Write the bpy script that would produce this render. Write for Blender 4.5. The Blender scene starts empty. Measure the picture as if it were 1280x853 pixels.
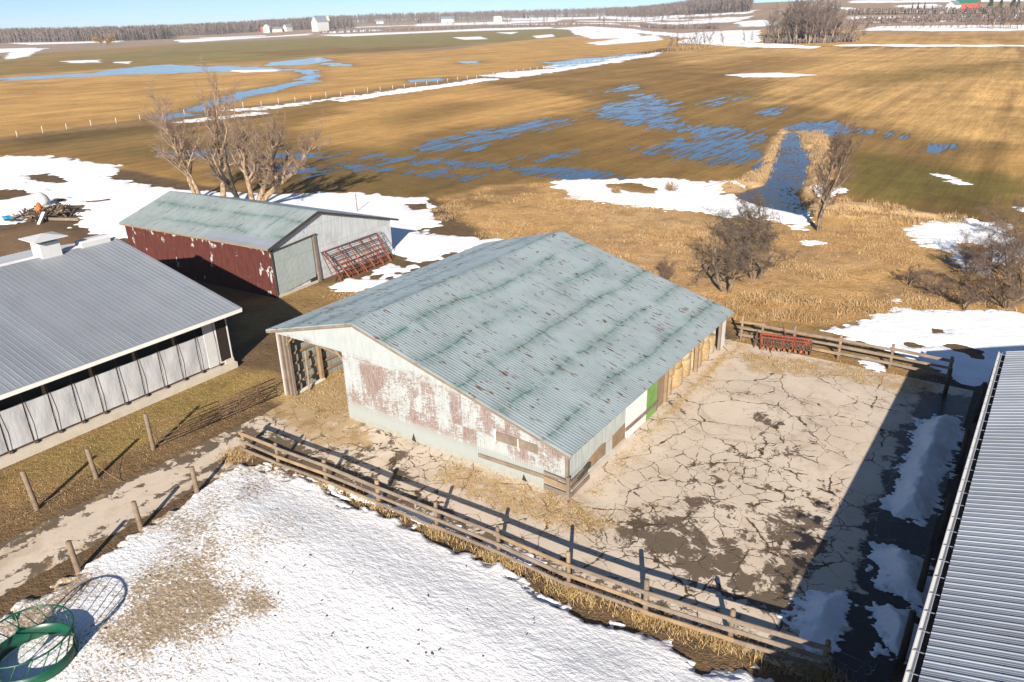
import bpy, bmesh, math, random
import numpy as np
from mathutils import Vector, Matrix
rng = np.random.default_rng(7); rnd = random.Random(11)
scene = bpy.context.scene
COL = scene.collection
R_ = math.radians

# ------------------------------------------------------------------ camera geometry (also used to find ground points)
F, CX, CY, CAMH = 951., 640., 426.5, 20.
roll = math.atan(.026); pitch = math.atan((426.5-23.4)*math.cos(roll)/F); yaw = R_(35.1)
fw = np.array([-math.sin(yaw)*math.cos(pitch), math.cos(yaw)*math.cos(pitch), -math.sin(pitch)])
_r0 = np.array([math.cos(yaw), math.sin(yaw), 0.]); _u0 = np.cross(_r0, fw)
RV = math.cos(roll)*_r0-math.sin(roll)*_u0; UV = math.sin(roll)*_r0+math.cos(roll)*_u0

def sstep(a, b, x):
    t = np.clip((x-a)/(b-a), 0, 1); return t*t*(3-2*t)
_tab = rng.random((256, 256))
def vnoise(x, y, seed=0):
    x = np.asarray(x, float)+seed*17.31; y = np.asarray(y, float)+seed*9.77
    xi = np.floor(x).astype(np.int64); yi = np.floor(y).astype(np.int64)
    fx = x-xi; fy = y-yi; fx = fx*fx*(3-2*fx); fy = fy*fy*(3-2*fy)
    a = _tab[xi & 255, yi & 255]; b = _tab[(xi+1) & 255, yi & 255]; c = _tab[xi & 255, (yi+1) & 255]; d = _tab[(xi+1) & 255, (yi+1) & 255]
    return (a*(1-fx)+b*fx)*(1-fy)+(c*(1-fx)+d*fx)*fy
def fbm(x, y, s, oct=4, seed=0):
    t = 0; amp = .5; f = 1./s; n = 0
    for k in range(oct):
        t = t+amp*vnoise(np.asarray(x)*f, np.asarray(y)*f, seed+k*3); n += amp; amp *= .5; f *= 2.03
    return t/n

def hills(x, y):
    "far terrain: flat near the farm, a hill beyond the fields, low rises under the woods"
    x = np.asarray(x, float); y = np.asarray(y, float)
    r = np.hypot(x, y); a = np.degrees(np.arctan2(-x, y))
    w = 1-sstep(14, 27, a)
    hill = w*np.where(r > 450, (r-450)*.04*sstep(420, 560, r), 0)
    hill = np.minimum(hill, 34+0*r)
    lo = (6+16*(1-sstep(42, 60, a)))*sstep(1000, 2500, r)*(1-w)
    return np.where(y > -50, hill+lo, 0)

def ray(px, py):
    d = fw*F+RV*(px-CX)-UV*(py-CY); return d/np.linalg.norm(d)
def at(px, py, z=None):
    "ground point seen at a pixel of the photograph (march over the terrain)"
    d = ray(px, py)
    if z is not None:
        t = (z-CAMH)/d[2]; return np.array([d[0]*t, d[1]*t, z])
    if d[2] < -1e-4:
        t = -CAMH/d[2]
        if t < 440: return np.array([d[0]*t, d[1]*t, 0.])
    t = 400.; last = t
    while t < 6000:
        if CAMH+d[2]*t < hills(d[0]*t, d[1]*t): break
        last = t; t += 10
    lo, hi = last, min(t, 6000)
    for _ in range(20):
        m = (lo+hi)/2
        if CAMH+d[2]*m < hills(d[0]*m, d[1]*m): hi = m
        else: lo = m
    return np.array([d[0]*hi, d[1]*hi, float(hills(d[0]*hi, d[1]*hi))])
TYRE = tuple(at(925, 512)[:2])
def poly(*pts): return np.array([at(*p)[:2] for p in pts])

def sdist(P, x, y):
    "signed distance (positive inside) of points to polygon P"
    x = np.asarray(x, float); y = np.asarray(y, float)
    d = np.full(x.shape, 1e18); ins = np.zeros(x.shape, bool)
    n = len(P)
    for i in range(n):
        ax, ay = P[i]; bx, by = P[(i+1) % n]
        ex, ey = bx-ax, by-ay; L = ex*ex+ey*ey+1e-12
        t = np.clip(((x-ax)*ex+(y-ay)*ey)/L, 0, 1)
        d = np.minimum(d, (x-ax-t*ex)**2+(y-ay-t*ey)**2)
        c = ((ay > y) != (by > y))
        with np.errstate(divide='ignore', invalid='ignore'):
            xc = ex*(y-ay)/(ey if abs(ey) > 1e-12 else 1e-12)+ax
        ins ^= c & (x < xc)
    return np.where(ins, 1, -1)*np.sqrt(d)
def sdist_far(P, x, y, margin):
    out = np.full(np.shape(x), -margin*4.)
    m = (x > P[:, 0].min()-margin) & (x < P[:, 0].max()+margin) & (y > P[:, 1].min()-margin) & (y < P[:, 1].max()+margin)
    if m.any(): out[m] = sdist(P, x[m], y[m])
    return out

# ------------------------------------------------------------------ objects
def tag(o, label=None, cat=None, group=None, kind=None):
    if label: o['label'] = label
    if cat: o['category'] = cat
    if group: o['group'] = group
    if kind: o['kind'] = kind
    return o
def thing(name, label, cat, loc=(0, 0, 0), rotz=0, group=None):
    o = bpy.data.objects.new(name, None); COL.objects.link(o); o.empty_display_size = .2
    o.location = loc; o.rotation_euler = (0, 0, rotz)
    return tag(o, label, cat, group)
KIDS = {}
def link(o, parent=None):
    COL.objects.link(o)
    if parent is not None:
        o.parent = parent; KIDS.setdefault(parent, []).append(o)
    return o
def copy_tree(o, parent=None):
    c = o.copy(); link(c, parent)
    for ch in KIDS.get(o, []): copy_tree(ch, c)
    return c

class MB:
    "collects polygons, builds one mesh object"
    def __init__(s): s.v = []; s.f = []; s.n = 0; s.smooth = False
    def add(s, vs, fs):
        k = s.n; s.v.extend([tuple(map(float, p)) for p in vs]); s.f.extend([tuple(k+i for i in f) for f in fs]); s.n += len(vs); return s
    def box(s, c, d, rz=0, M=None):
        hx, hy, hz = d[0]/2, d[1]/2, d[2]/2; cs, sn = math.cos(rz), math.sin(rz); vs = []
        for z in (-hz, hz):
            for x, y in ((-hx, -hy), (hx, -hy), (hx, hy), (-hx, hy)):
                p = (x*cs-y*sn+c[0], x*sn+y*cs+c[1], z+c[2]); vs.append(p)
        return s.add(vs, [(3, 2, 1, 0), (4, 5, 6, 7), (0, 1, 5, 4), (1, 2, 6, 5), (2, 3, 7, 6), (3, 0, 4, 7)])
    def beam(s, p, q, w, h, up=(0, 0, 1), taper=1.):
        p = Vector(p); q = Vector(q); d = (q-p).normalized(); u = Vector(up)
        sd = d.cross(u)
        if sd.length < 1e-3: sd = d.cross(Vector((1, 0, 0)))
        sd.normalize(); u = sd.cross(d).normalized(); vs = []
        for c, k in ((p, 1.), (q, taper)):
            for a, b in ((-1, -1), (1, -1), (1, 1), (-1, 1)): vs.append(c+sd*(a*w*k/2)+u*(b*h*k/2))
        return s.add(vs, [(3, 2, 1, 0), (4, 5, 6, 7), (0, 1, 5, 4), (1, 2, 6, 5), (2, 3, 7, 6), (3, 0, 4, 7)])
    def tube(s, pts, rad, n=6, cap=True, closed=False):
        pts = [Vector(p) for p in pts]; m = len(pts)
        if not hasattr(rad, '__len__'): rad = [rad]*m
        vs = []; prev = None
        for i, p in enumerate(pts):
            if closed: d = pts[(i+1) % m]-pts[i-1]
            else: d = pts[min(i+1, m-1)]-pts[max(i-1, 0)]
            d.normalize()
            if prev is None:
                a = d.orthogonal().normalized()
            else:
                a = prev-d*prev.dot(d)
                a = a.normalized() if a.length > 1e-6 else d.orthogonal().normalized()
            prev = a; b = d.cross(a)
            for k in range(n):
                t = 2*math.pi*k/n; vs.append(p+(a*math.cos(t)+b*math.sin(t))*rad[i])
        fs = []
        for i in range(m if closed else m-1):
            j = (i+1) % m
            for k in range(n): fs.append((i*n+k, i*n+(k+1) % n, j*n+(k+1) % n, j*n+k))
        if cap and not closed: fs.append(tuple(range(n-1, -1, -1))); fs.append(tuple((m-1)*n+k for k in range(n)))
        return s.add(vs, fs)
    def prism(s, pts, off):
        "polygon (list of 3d points) extruded by a vector"
        n = len(pts); off = Vector(off); a = [Vector(p) for p in pts]; b = [p+off for p in a]
        return s.add(a+b, [tuple(range(n-1, -1, -1)), tuple(range(n, 2*n))]+[(i, (i+1) % n, n+(i+1) % n, n+i) for i in range(n)])
    def lathe(s, prof, n=24, c=(0, 0, 0)):
        vs = []; m = len(prof)
        for r, z in prof:
            for k in range(n): t = 2*math.pi*k/n; vs.append((c[0]+r*math.cos(t), c[1]+r*math.sin(t), c[2]+z))
        fs = [(i*n+k, i*n+(k+1) % n, (i+1)*n+(k+1) % n, (i+1)*n+k) for i in range(m-1) for k in range(n)]
        fs.append(tuple(range(n-1, -1, -1))); fs.append(tuple((m-1)*n+k for k in range(n)))
        return s.add(vs, fs)
    def build(s, name, mat, parent=None, loc=None, smooth=False, bevel=0):
        me = bpy.data.meshes.new(name); me.from_pydata(s.v, [], s.f); me.update()
        if bevel or smooth:
            bm = bmesh.new(); bm.from_mesh(me); bmesh.ops.recalc_face_normals(bm, faces=bm.faces)
            if bevel: bmesh.ops.bevel(bm, geom=[e for e in bm.edges if len(e.link_faces) == 2 and e.calc_face_angle(0) > .6], offset=bevel, segments=2, affect='EDGES', profile=.6)
            bm.to_mesh(me); bm.free()
        else:
            bm = bmesh.new(); bm.from_mesh(me); bmesh.ops.recalc_face_normals(bm, faces=bm.faces); bm.to_mesh(me); bm.free()
        if smooth: me.polygons.foreach_set('use_smooth', [True]*len(me.polygons))
        if mat: me.materials.append(mat)
        o = bpy.data.objects.new(name, me)
        if loc is not None: o.location = loc
        return link(o, parent)

def np_mesh(name, V, Q, mat, smooth=True, attrs=None, cattrs=None):
    "mesh from numpy arrays: V n x 3, Q m x 4"
    me = bpy.data.meshes.new(name); n = len(V); m = len(Q)
    me.vertices.add(n); me.vertices.foreach_set('co', np.ascontiguousarray(V, np.float32).ravel())
    k = Q.shape[1]
    me.loops.add(m*k); me.loops.foreach_set('vertex_index', np.ascontiguousarray(Q, np.int32).ravel())
    me.polygons.add(m); me.polygons.foreach_set('loop_start', np.arange(0, m*k, k, dtype=np.int32))
    if smooth: me.polygons.foreach_set('use_smooth', np.ones(m, bool))
    me.update(calc_edges=True); me.validate()
    for an, av in (attrs or {}).items():
        at_ = me.attributes.new(an, 'FLOAT', 'POINT'); at_.data.foreach_set('value', np.ascontiguousarray(av, np.float32))
    for an, av in (cattrs or {}).items():
        at_ = me.attributes.new(an, 'FLOAT_COLOR', 'POINT'); at_.data.foreach_set('color', np.ascontiguousarray(np.c_[av, np.ones(len(av))], np.float32).ravel())
    if mat: me.materials.append(mat)
    return link(bpy.data.objects.new(name, me))
def grid_quads(nx, ny):
    i = np.arange(nx*ny).reshape(ny, nx)
    return np.stack([i[:-1, :-1], i[:-1, 1:], i[1:, 1:], i[1:, :-1]], -1).reshape(-1, 4)

# ------------------------------------------------------------------ materials
class NT:
    def __init__(s, name, rough=.8, metal=0., spec=.3):
        s.m = bpy.data.materials.new(name); s.m.use_nodes = True; s.t = s.m.node_tree; s.t.nodes.clear()
        s.out = s.t.nodes.new('ShaderNodeOutputMaterial'); s.b = s.t.nodes.new('ShaderNodeBsdfPrincipled')
        s.t.links.new(s.b.outputs[0], s.out.inputs[0]); s.set(s.b, 'Roughness', rough); s.set(s.b, 'Metallic', metal); s.set(s.b, 'Specular IOR Level', spec)
    def set(s, n, k, v):
        i = n.inputs[k]
        if hasattr(v, 'is_output') or isinstance(v, bpy.types.NodeSocket): s.t.links.new(v, i)
        elif isinstance(v, tuple) and len(v) == 3 and i.type == 'RGBA': i.default_value = (*v, 1)
        else: i.default_value = v
    def n(s, typ, ins=None, **props):
        n = s.t.nodes.new('ShaderNode'+typ)
        for k, v in props.items(): setattr(n, k, v)
        for k, v in (ins or {}).items(): s.set(n, k, v)
        return n
    def obj(s): return s.n('TexCoord').outputs['Object']
    def pos(s): return s.n('NewGeometry').outputs['Position']
    def map(s, v, scale=(1, 1, 1), rot=(0, 0, 0), loc=(0, 0, 0)): return s.n('Mapping', {'Vector': v, 'Scale': scale, 'Rotation': rot, 'Location': loc}).outputs[0]
    def noise(s, v, scale, detail=3, rough=.55, dist=0.): return s.n('TexNoise', {'Vector': v, 'Scale': scale, 'Detail': detail, 'Roughness': rough, 'Distortion': dist}).outputs['Fac']
    def voro(s, v, scale, feature='F1', rand=1.): return s.n('TexVoronoi', {'Vector': v, 'Scale': scale, 'Randomness': rand}, feature=feature).outputs['Distance']
    def mth(s, op, a, b=0., clamp=False):
        n = s.n('Math', operation=op, use_clamp=clamp); s.set(n, 0, a); s.set(n, 1, b); return n.outputs[0]
    def ss(s, x, a, b, lo=0., hi=1.):
        n = s.n('MapRange', interpolation_type='SMOOTHSTEP'); s.set(n, 'Value', x); s.set(n, 'From Min', a); s.set(n, 'From Max', b); s.set(n, 'To Min', lo); s.set(n, 'To Max', hi); return n.outputs[0]
    def lin(s, x, a, b, lo, hi):
        n = s.n('MapRange'); s.set(n, 'Value', x); s.set(n, 'From Min', a); s.set(n, 'From Max', b); s.set(n, 'To Min', lo); s.set(n, 'To Max', hi); return n.outputs[0]
    def mix(s, f, a, b, mode='MIX'):
        n = s.n('Mix', data_type='RGBA', blend_type=mode, clamp_factor=True); s.set(n, 0, f)
        for i, v in ((6, a), (7, b)):
            if isinstance(v, tuple): n.inputs[i].default_value = (*v, 1)
            else: s.t.links.new(v, n.inputs[i])
        return n.outputs[2]
    def scale(s, c, f):
        "colour times a factor socket"
        n = s.n('VectorMath', operation='SCALE'); s.set(n, 0, c); s.set(n, 'Scale', f); return n.outputs[0]
    def attr(s, name, col=False): return s.n('Attribute', attribute_name=name).outputs['Color' if col else 'Fac']
    def sep(s, v): n = s.n('SeparateXYZ', {0: v}); return n.outputs
    def comb(s, x, y, z): n = s.n('CombineXYZ'); s.set(n, 0, x); s.set(n, 1, y); s.set(n, 2, z); return n.outputs[0]
    def bump(s, h, strength=.5, dist=.05, nrm=None):
        n = s.n('Bump', {'Height': h, 'Strength': strength, 'Distance': dist})
        if nrm is not None: s.set(n, 'Normal', nrm)
        return n.outputs[0]
    def done(s, col=None, rough=None, nrm=None, metal=None):
        if col is not None: s.set(s.b, 'Base Color', col)
        if rough is not None: s.set(s.b, 'Roughness', rough)
        if nrm is not None: s.set(s.b, 'Normal', nrm)
        if metal is not None: s.set(s.b, 'Metallic', metal)
        return s.m
M = {}
def simple(key, col, rough=.7, var=.25, scale=3., bump=.0, metal=0., spec=.3, stretch=(1, 1, 1)):
    g = NT(key, rough, metal, spec); o = g.map(g.obj(), stretch)
    f = g.noise(o, scale, 4, .6); f2 = g.noise(o, scale*7, 2)
    v = g.mth('ADD', g.lin(f, .2, .8, 1-var, 1+var), g.lin(f2, .2, .8, -var*.4, var*.4))
    c = g.scale(col, v)
    nr = g.bump(f2, bump, .02) if bump else None
    M[key] = g.done(c, None, nr); return M[key]
SUN, SKY, EXPO, HAZE = 5.0, .062, 1.0, .00011
# ------------------------------------------------------------------ material library
simple('paint_white', (.55, .545, .53), .55, .08, 1.2)
simple('trim_cream', (.66, .65, .60), .5, .08, 2.)
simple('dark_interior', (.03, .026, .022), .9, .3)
simple('wood_grey', (.185, .145, .112), .85, .35, 1.5, .4, stretch=(1, 1, 1))
simple('wood_tan', (.235, .165, .10), .85, .35, 1.6, .4)
simple('wood_dark', (.05, .042, .036), .9, .4, 2., .3)
simple('post_brown', (.175, .13, .09), .9, .4, 3., .5)
simple('kerb_concrete', (.46, .41, .34), .85, .15, 1.5, .2)
simple('rust_red', (.20, .045, .025), .75, .45, 6., .2)
simple('rust_orange', (.27, .095, .045), .8, .45, 6., .2)
simple('rust_brown', (.09, .05, .035), .85, .5, 5., .2)
simple('pipe_brown', (.10, .06, .04), .7, .4, 4.)
simple('green_paint', (.002, .06, .032), .35, .25, 2., spec=.5)
simple('green_panel', (.15, .28, .075), .7, .3, 1.2)
simple('white_panel', (.66, .655, .64), .6, .05, 1.)
simple('brown_louvre', (.035, .026, .022), .6, .2)
simple('blue_plastic', (.02, .27, .50), .4, .15)
simple('orange_cloth', (.62, .12, .02), .7, .25)
simple('white_metal', (.50, .50, .495), .4, .06)
simple('black_rubber', (.02, .02, .02), .7, .2)
simple('steel_grey', (.42, .43, .44), .45, .15, 3., metal=.6)
simple('gate_red', (.22, .052, .036), .7, .35)
simple('twig_pink', (.27, .19, .135), .9, .3, 1.)
simple('twig_grey', (.13, .098, .072), .9, .3, 1.)
simple('twig_brown', (.16, .11, .08), .9, .3, 1.)
simple('far_twig', (.155, .115, .10), .95, .35, .05)
simple('far_trunk', (.27, .215, .16), .95, .3, .2)
simple('willow_gold', (.34, .19, .05), .95, .3, .2)
simple('conifer', (.022, .035, .022), .95, .4, .3)
simple('far_roof_grey', (.16, .185, .225), .6, .1, .2)
simple('far_roof_green', (.01, .13, .08), .6, .1, .2)
simple('far_red', (.36, .06, .045), .7, .15, .3)
simple('far_white', (.44, .435, .42), .7, .06, .3)
simple('far_window', (.05, .06, .07), .3, .1, .3)
simple('far_yellow', (.60, .50, .32), .7, .08, .3)
simple('hay_net', (.42, .33, .22), .95, .3, 4., .5)

def bark(key, col, dark):
    g = NT(key, .9); o = g.map(g.pos(), (1, 1, .35))
    f = g.noise(o, 6, 4, .65); f2 = g.noise(g.pos(), .9, 2)
    c = g.mix(g.ss(f, .42, .62), dark, col); c = g.mix(g.ss(f2, .55, .75, 0, .5), c, dark)
    M[key] = g.done(c, None, g.bump(f, .7, .04))
bark('bark_pale', (.40, .285, .165), (.16, .105, .065))
bark('bark_grey', (.24, .185, .13), (.085, .062, .045))
bark('bark_dark', (.055, .042, .034), (.02, .016, .014))

# faded painted steel roof with rust slots along the fall and faded green lap bands
def old_roof(key, axis, lap, green=1., rust=1., base=(.275, .325, .33)):
    g = NT(key, .5, .0, .4); p = g.sep(g.obj())
    al, ac = (p[1], p[0]) if axis == 'y' else (p[0], p[1])      # along ridge, across (down the fall)
    st = g.comb(g.mth('MULTIPLY', al, 1.), g.mth('MULTIPLY', ac, .12), 0.)
    n1 = g.noise(st, 5.5, 3, .6); n2 = g.noise(g.comb(al, ac, 0.), .35, 4, .6); n3 = g.noise(g.comb(al, g.mth('MULTIPLY', ac, .2), 3.), 1.6, 3, .6)
    c = g.mix(g.ss(n2, .3, .7), base, tuple(v*1.28 for v in base))
    c = g.mix(g.ss(n3, .35, .75, 0, .55), c, (.385, .42, .425))
    c = g.mix(g.ss(n1, .5, .75, 0, .35), c, tuple(v*.72 for v in base))
    # faded green lap bands run along the ridge, wandering, with steps along the fall
    wob = g.lin(g.noise(g.comb(g.mth('MULTIPLY', al, .13), g.mth('MULTIPLY', ac, .25), 1.), 1., 2, .5), .2, .8, -.5, .5)
    wob2 = g.lin(g.noise(g.comb(g.mth('MULTIPLY', al, 1.2), g.mth('MULTIPLY', ac, .4), 5.), 1., 2, .6), .2, .8, -.10, .10)
    ph = g.mth('DIVIDE', g.mth('ADD', ac, g.mth('ADD', wob, wob2)), lap)
    tri = g.mth('ABSOLUTE', g.mth('SUBTRACT', g.mth('FRACT', ph), .5))
    band = g.ss(tri, .075, .0, 0, .85); halo = g.ss(tri, .30, .0, 0, .45)
    brk = g.ss(g.noise(g.comb(g.mth('MULTIPLY', al, .4), g.mth('MULTIPLY', ac, .3), 9.), 1., 3, .6), .36, .50)
    fine = g.ss(g.noise(g.comb(al, g.mth('MULTIPLY', ac, .25), 7.), 4., 3, .7), .3, .6)
    gm = g.mth('MULTIPLY', g.mth('MULTIPLY', g.mth('MAXIMUM', band, halo), brk), g.mth('MULTIPLY', fine, green), True)
    c = g.mix(gm, c, (.035, .125, .085))
    # a few bands that run down the fall
    wv = g.mth('ADD', al, g.lin(g.noise(g.comb(g.mth('MULTIPLY', ac, .4), 0., 2.), 1., 2), .2, .8, -.5, .5))
    tr2 = g.mth('ABSOLUTE', g.mth('SUBTRACT', g.mth('FRACT', g.mth('DIVIDE', wv, 4.9)), .5))
    b2 = g.mth('MULTIPLY', g.ss(tr2, .035, .0), g.ss(g.noise(g.comb(g.mth('MULTIPLY', al, .3), g.mth('MULTIPLY', ac, .45), 4.), 1., 2), .52, .66), True)
    c = g.mix(g.mth('MULTIPLY', b2, .6*green), c, (.035, .125, .085))
    # rust slots
    r1 = g.noise(g.comb(g.mth('MULTIPLY', al, 1.), g.mth('MULTIPLY', ac, .12), 11.), 10.5, 2, .5)
    r2 = g.noise(g.comb(al, ac, 13.), .55, 3, .6); r4 = g.noise(g.comb(g.mth('MULTIPLY', al, 1.), g.mth('MULTIPLY', ac, .45), 17.), 6.5, 2, .5)
    purl = g.mth('ABSOLUTE', g.mth('SUBTRACT', g.mth('FRACT', g.mth('DIVIDE', ac, .8)), .5)); thr = g.mth('ADD', g.lin(r2, .3, .7, .70, .61), g.lin(purl, 0., .5, -.035, .03))
    rm = g.ss(g.mth('SUBTRACT', r1, thr), 0., .035, 0, rust)
    rm2 = g.ss(g.mth('SUBTRACT', r4, g.mth('ADD', thr, .05)), 0., .03, 0, rust)
    rm = g.mth('MAXIMUM', rm, rm2)
    hal = g.ss(g.mth('SUBTRACT', r1, thr), -.05, .03, 0, .35*rust)
    c = g.mix(hal, c, (.30, .22, .17)); c = g.mix(rm, c, (.085, .035, .02))
    M[key] = g.done(c, g.lin(rm, 0, 1, .42, .85), g.bump(n1, .1, .01), g.lin(rm, 0, 1, .25, 0.))
old_roof('roof_old', 'y', 2.35)
old_roof('roof_red_barn', 'x', 2.3, .9, .55, (.25, .295, .285))

# newer ribbed steel roof (white to galvanised)
def new_roof(key, base):
    g = NT(key, .38, .25, .5); o = g.obj(); p = g.sep(o)
    n2 = g.noise(o, .5, 4, .6); n3 = g.noise(g.comb(g.mth('MULTIPLY', p[0], .15), p[1], p[2]), 3., 3, .6)
    c = g.scale(base, g.mth('ADD', g.lin(n2, .2, .8, .92, 1.06), g.lin(n3, .2, .8, -.05, .05)))
    sheet = g.n('TexWhiteNoise', {'Vector': g.comb(0., g.mth('FLOOR', g.mth('DIVIDE', p[1], .914)), 0.)}, noise_dimensions='3D').outputs['Value']
    c = g.scale(c, g.lin(sheet, 0, 1, .90, 1.08))
    lap = g.mth('ABSOLUTE', g.mth('SUBTRACT', g.mth('FRACT', g.mth('DIVIDE', p[1], .914)), .5)); c = g.mix(g.ss(lap, .012, .004, 0, .4), c, (.12, .13, .14))
    scr = g.mth('ABSOLUTE', g.mth('SUBTRACT', g.mth('FRACT', g.mth('DIVIDE', p[0], 1.15)), .5)); dot = g.mth('ABSOLUTE', g.mth('SUBTRACT', g.mth('FRACT', g.mth('DIVIDE', p[1], .305)), .5))
    c = g.mix(g.mth('MULTIPLY', g.ss(scr, .035, .015), g.ss(dot, .12, .06), True), c, (.16, .165, .17))
    st = g.noise(g.comb(g.mth('MULTIPLY', p[0], .22), g.mth('MULTIPLY', p[1], 1.3), 7.), 1.1, 4, .65); c = g.mix(g.ss(st, .55, .75, 0, .35), c, (.20, .195, .185))
    rr = g.lin(n2, .2, .8, .36, .55)
    M[key] = g.done(c, rr)
new_roof('roof_steel', (.285, .305, .335))
new_roof('roof_steel_b', (.30, .325, .365))

# peeling white-over-red siding of the big barn (x along the wall, z up)
g = NT('siding_peel', .7, 0, .25); p = g.sep(g.obj()); X, Z = p[0], p[2]
sheet = g.n('TexBrick', {'Vector': g.comb(X, Z, 0.), 'Scale': 1., 'Mortar Size': .012, 'Brick Width': .76, 'Row Height': 2.6, 'Bias': -.2}, offset=0.)
sheet.inputs['Color1'].default_value = (0, 0, 0, 1); sheet.inputs['Color2'].default_value = (1, 1, 1, 1)
shv = sheet.outputs['Color']
white = g.mix(g.ss(g.noise(g.comb(X, g.mth('MULTIPLY', Z, .3), 0.), 3.2, 4, .6), .3, .75), (.365, .385, .385), (.30, .325, .325))
cool = g.mix(g.ss(g.noise(g.comb(g.mth('MULTIPLY', X, 2.), g.mth('MULTIPLY', Z, .2), 5.), 2., 3), .4, .7, 0, .6), white, (.30, .335, .33))
big = g.noise(g.comb(g.mth('MULTIPLY', X, .9), g.mth('MULTIPLY', Z, .55), 2.), .9, 3, .6, .4)
sh = g.n('TexWhiteNoise', {'Vector': g.comb(g.mth('FLOOR', g.mth('DIVIDE', X, .84)), g.mth('FLOOR', g.mth('DIVIDE', Z, 1.9)), 0.)}, noise_dimensions='3D').outputs['Value']
fineh = g.noise(g.comb(g.mth('MULTIPLY', X, 1.4), g.mth('MULTIPLY', Z, 4.), 3.), 4.2, 4, .65, .6)
finev = g.noise(g.comb(g.mth('MULTIPLY', X, 5.5), g.mth('MULTIPLY', Z, .8), 6.), 2.2, 3, .6)
zone = g.mth('MULTIPLY', g.ss(Z, .75, 1.35), g.mth('SUBTRACT', 1., g.ss(g.mth('ADD', Z, g.lin(sh, 0, 1, -.35, .3)), 3.7, 4.05)), True)
fv = g.mth('ADD', g.mth('MULTIPLY', fineh, .6), g.mth('MULTIPLY', finev, .4))
tot = g.mth('ADD', g.mth('ADD', g.mth('MULTIPLY', big, .5), g.mth('MULTIPLY', sh, .13)), g.mth('MULTIPLY', fv, .85))
red = g.mth('MULTIPLY', g.ss(tot, .695, .76), zone, True)
redc = g.mix(g.ss(finev, .35, .65), (.155, .085, .068), (.235, .185, .165))
low = g.mth('SUBTRACT', 1., g.ss(g.mth('ADD', Z, g.lin(big, .2, .8, -.12, .12)), .95, 1.12))
c = g.mix(g.mth('MULTIPLY', low, .85), cool, (.27, .295, .28))
c = g.mix(g.mth('MULTIPLY', red, .9), c, redc)
seam = g.mth('ABSOLUTE', g.mth('SUBTRACT', g.mth('FRACT', g.mth('DIVIDE', Z, 1.62)), .5))
c = g.mix(g.ss(seam, .012, .004, 0, .35), c, (.2, .2, .19))
spl = g.mth('MULTIPLY', g.ss(g.noise(g.comb(X, Z, 0.), 3., 4, .7), .35, .8), g.mth('SUBTRACT', 1., g.ss(Z, .1, .5)), True)
c = g.mix(g.mth('MULTIPLY', spl, .7), c, (.25, .19, .12))
wv = g.n('TexWave', {'Vector': g.comb(X, 0., 0.), 'Scale': 2.45, 'Distortion': .0}, wave_type='BANDS', bands_direction='X').outputs['Fac']
M['siding_peel'] = g.done(c, None, g.bump(wv, .5, .012))
def corr_siding(key, axis, c1, c2, rustc=(.22, .16, .12), rustamt=.5, pitch=2.45):
    g = NT(key, .6, .1, .3); p = g.sep(g.obj()); A = p[0] if axis == 'x' else p[1]; Z = p[2]
    n1 = g.noise(g.comb(g.mth('MULTIPLY', A, 3.), g.mth('MULTIPLY', Z, .35), 0.), 2., 4, .6); n2 = g.noise(g.comb(A, Z, 3.), .8, 4, .6)
    c = g.mix(g.ss(n1, .3, .7), c1, c2)
    c = g.mix(g.ss(n2, .5, .72, 0, rustamt), c, rustc)
    spot = g.noise(g.comb(A, g.mth('MULTIPLY', Z, 1.), 8.), 2.6, 3, .6); c = g.mix(g.ss(spot, .69, .73, 0, rustamt), c, (.10, .05, .035))
    sm = g.mth('ABSOLUTE', g.mth('SUBTRACT', g.mth('FRACT', g.mth('DIVIDE', Z, 1.9)), .5))
    c = g.mix(g.ss(sm, .01, .003, 0, .5), c, (.12, .12, .12))
    wv = g.n('TexWave', {'Vector': g.comb(A, 0., 0.), 'Scale': pitch}, wave_type='BANDS', bands_direction='X').outputs['Fac']
    M[key] = g.done(c, None, g.bump(wv, .55, .012))
corr_siding('siding_grey_y', 'y', (.34, .385, .375), (.47, .50, .48), (.32, .25, .20), .35)
corr_siding('siding_galv_y', 'y', (.42, .455, .47), (.57, .595, .60), (.34, .33, .33), .45)
corr_siding('siding_door_y', 'y', (.30, .35, .335), (.37, .415, .40), (.26, .29, .28), .3)
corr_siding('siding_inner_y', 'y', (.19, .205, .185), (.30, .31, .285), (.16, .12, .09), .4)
corr_siding('siding_dark_y', 'y', (.17, .18, .18), (.26, .27, .27))
corr_siding('siding_dark_x', 'x', (.25, .26, .25), (.34, .35, .34))
# red painted siding, white where peeled
g = NT('siding_red', .7, 0, .25); p = g.sep(g.obj()); X, Z = p[0], p[2]
n1 = g.noise(g.comb(g.mth('MULTIPLY', X, 3.), g.mth('MULTIPLY', Z, .5), 0.), 1.5, 4, .6)
c = g.mix(g.ss(n1, .3, .7), (.066, .019, .015), (.10, .030, .024))
pz = g.noise(g.comb(g.mth('MULTIPLY', X, 1.), g.mth('MULTIPLY', Z, .55), 3.), 1.5, 4, .62)
sh = g.n('TexWhiteNoise', {'Vector': g.comb(g.mth('FLOOR', g.mth('DIVIDE', X, .8)), g.mth('FLOOR', g.mth('DIVIDE', Z, 2.1)), 0.)}, noise_dimensions='3D').outputs['Value']
dst = g.noise(g.comb(g.mth('MULTIPLY', X, 5.), g.mth('MULTIPLY', Z, .25), 7.), 1.3, 4, .7); c = g.mix(g.ss(dst, .5, .75, 0, .6), c, (.04, .016, .014)); topb = g.ss(Z, 2.6, 3.9, 0, .10); endb = g.ss(X, -1.6, -.1, 0, .10)
pe = g.ss(g.mth('ADD', g.mth('ADD', pz, g.mth('MULTIPLY', sh, .06)), g.mth('ADD', topb, endb)), .665, .70)
c = g.mix(pe, c, (.36, .36, .345))
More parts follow.
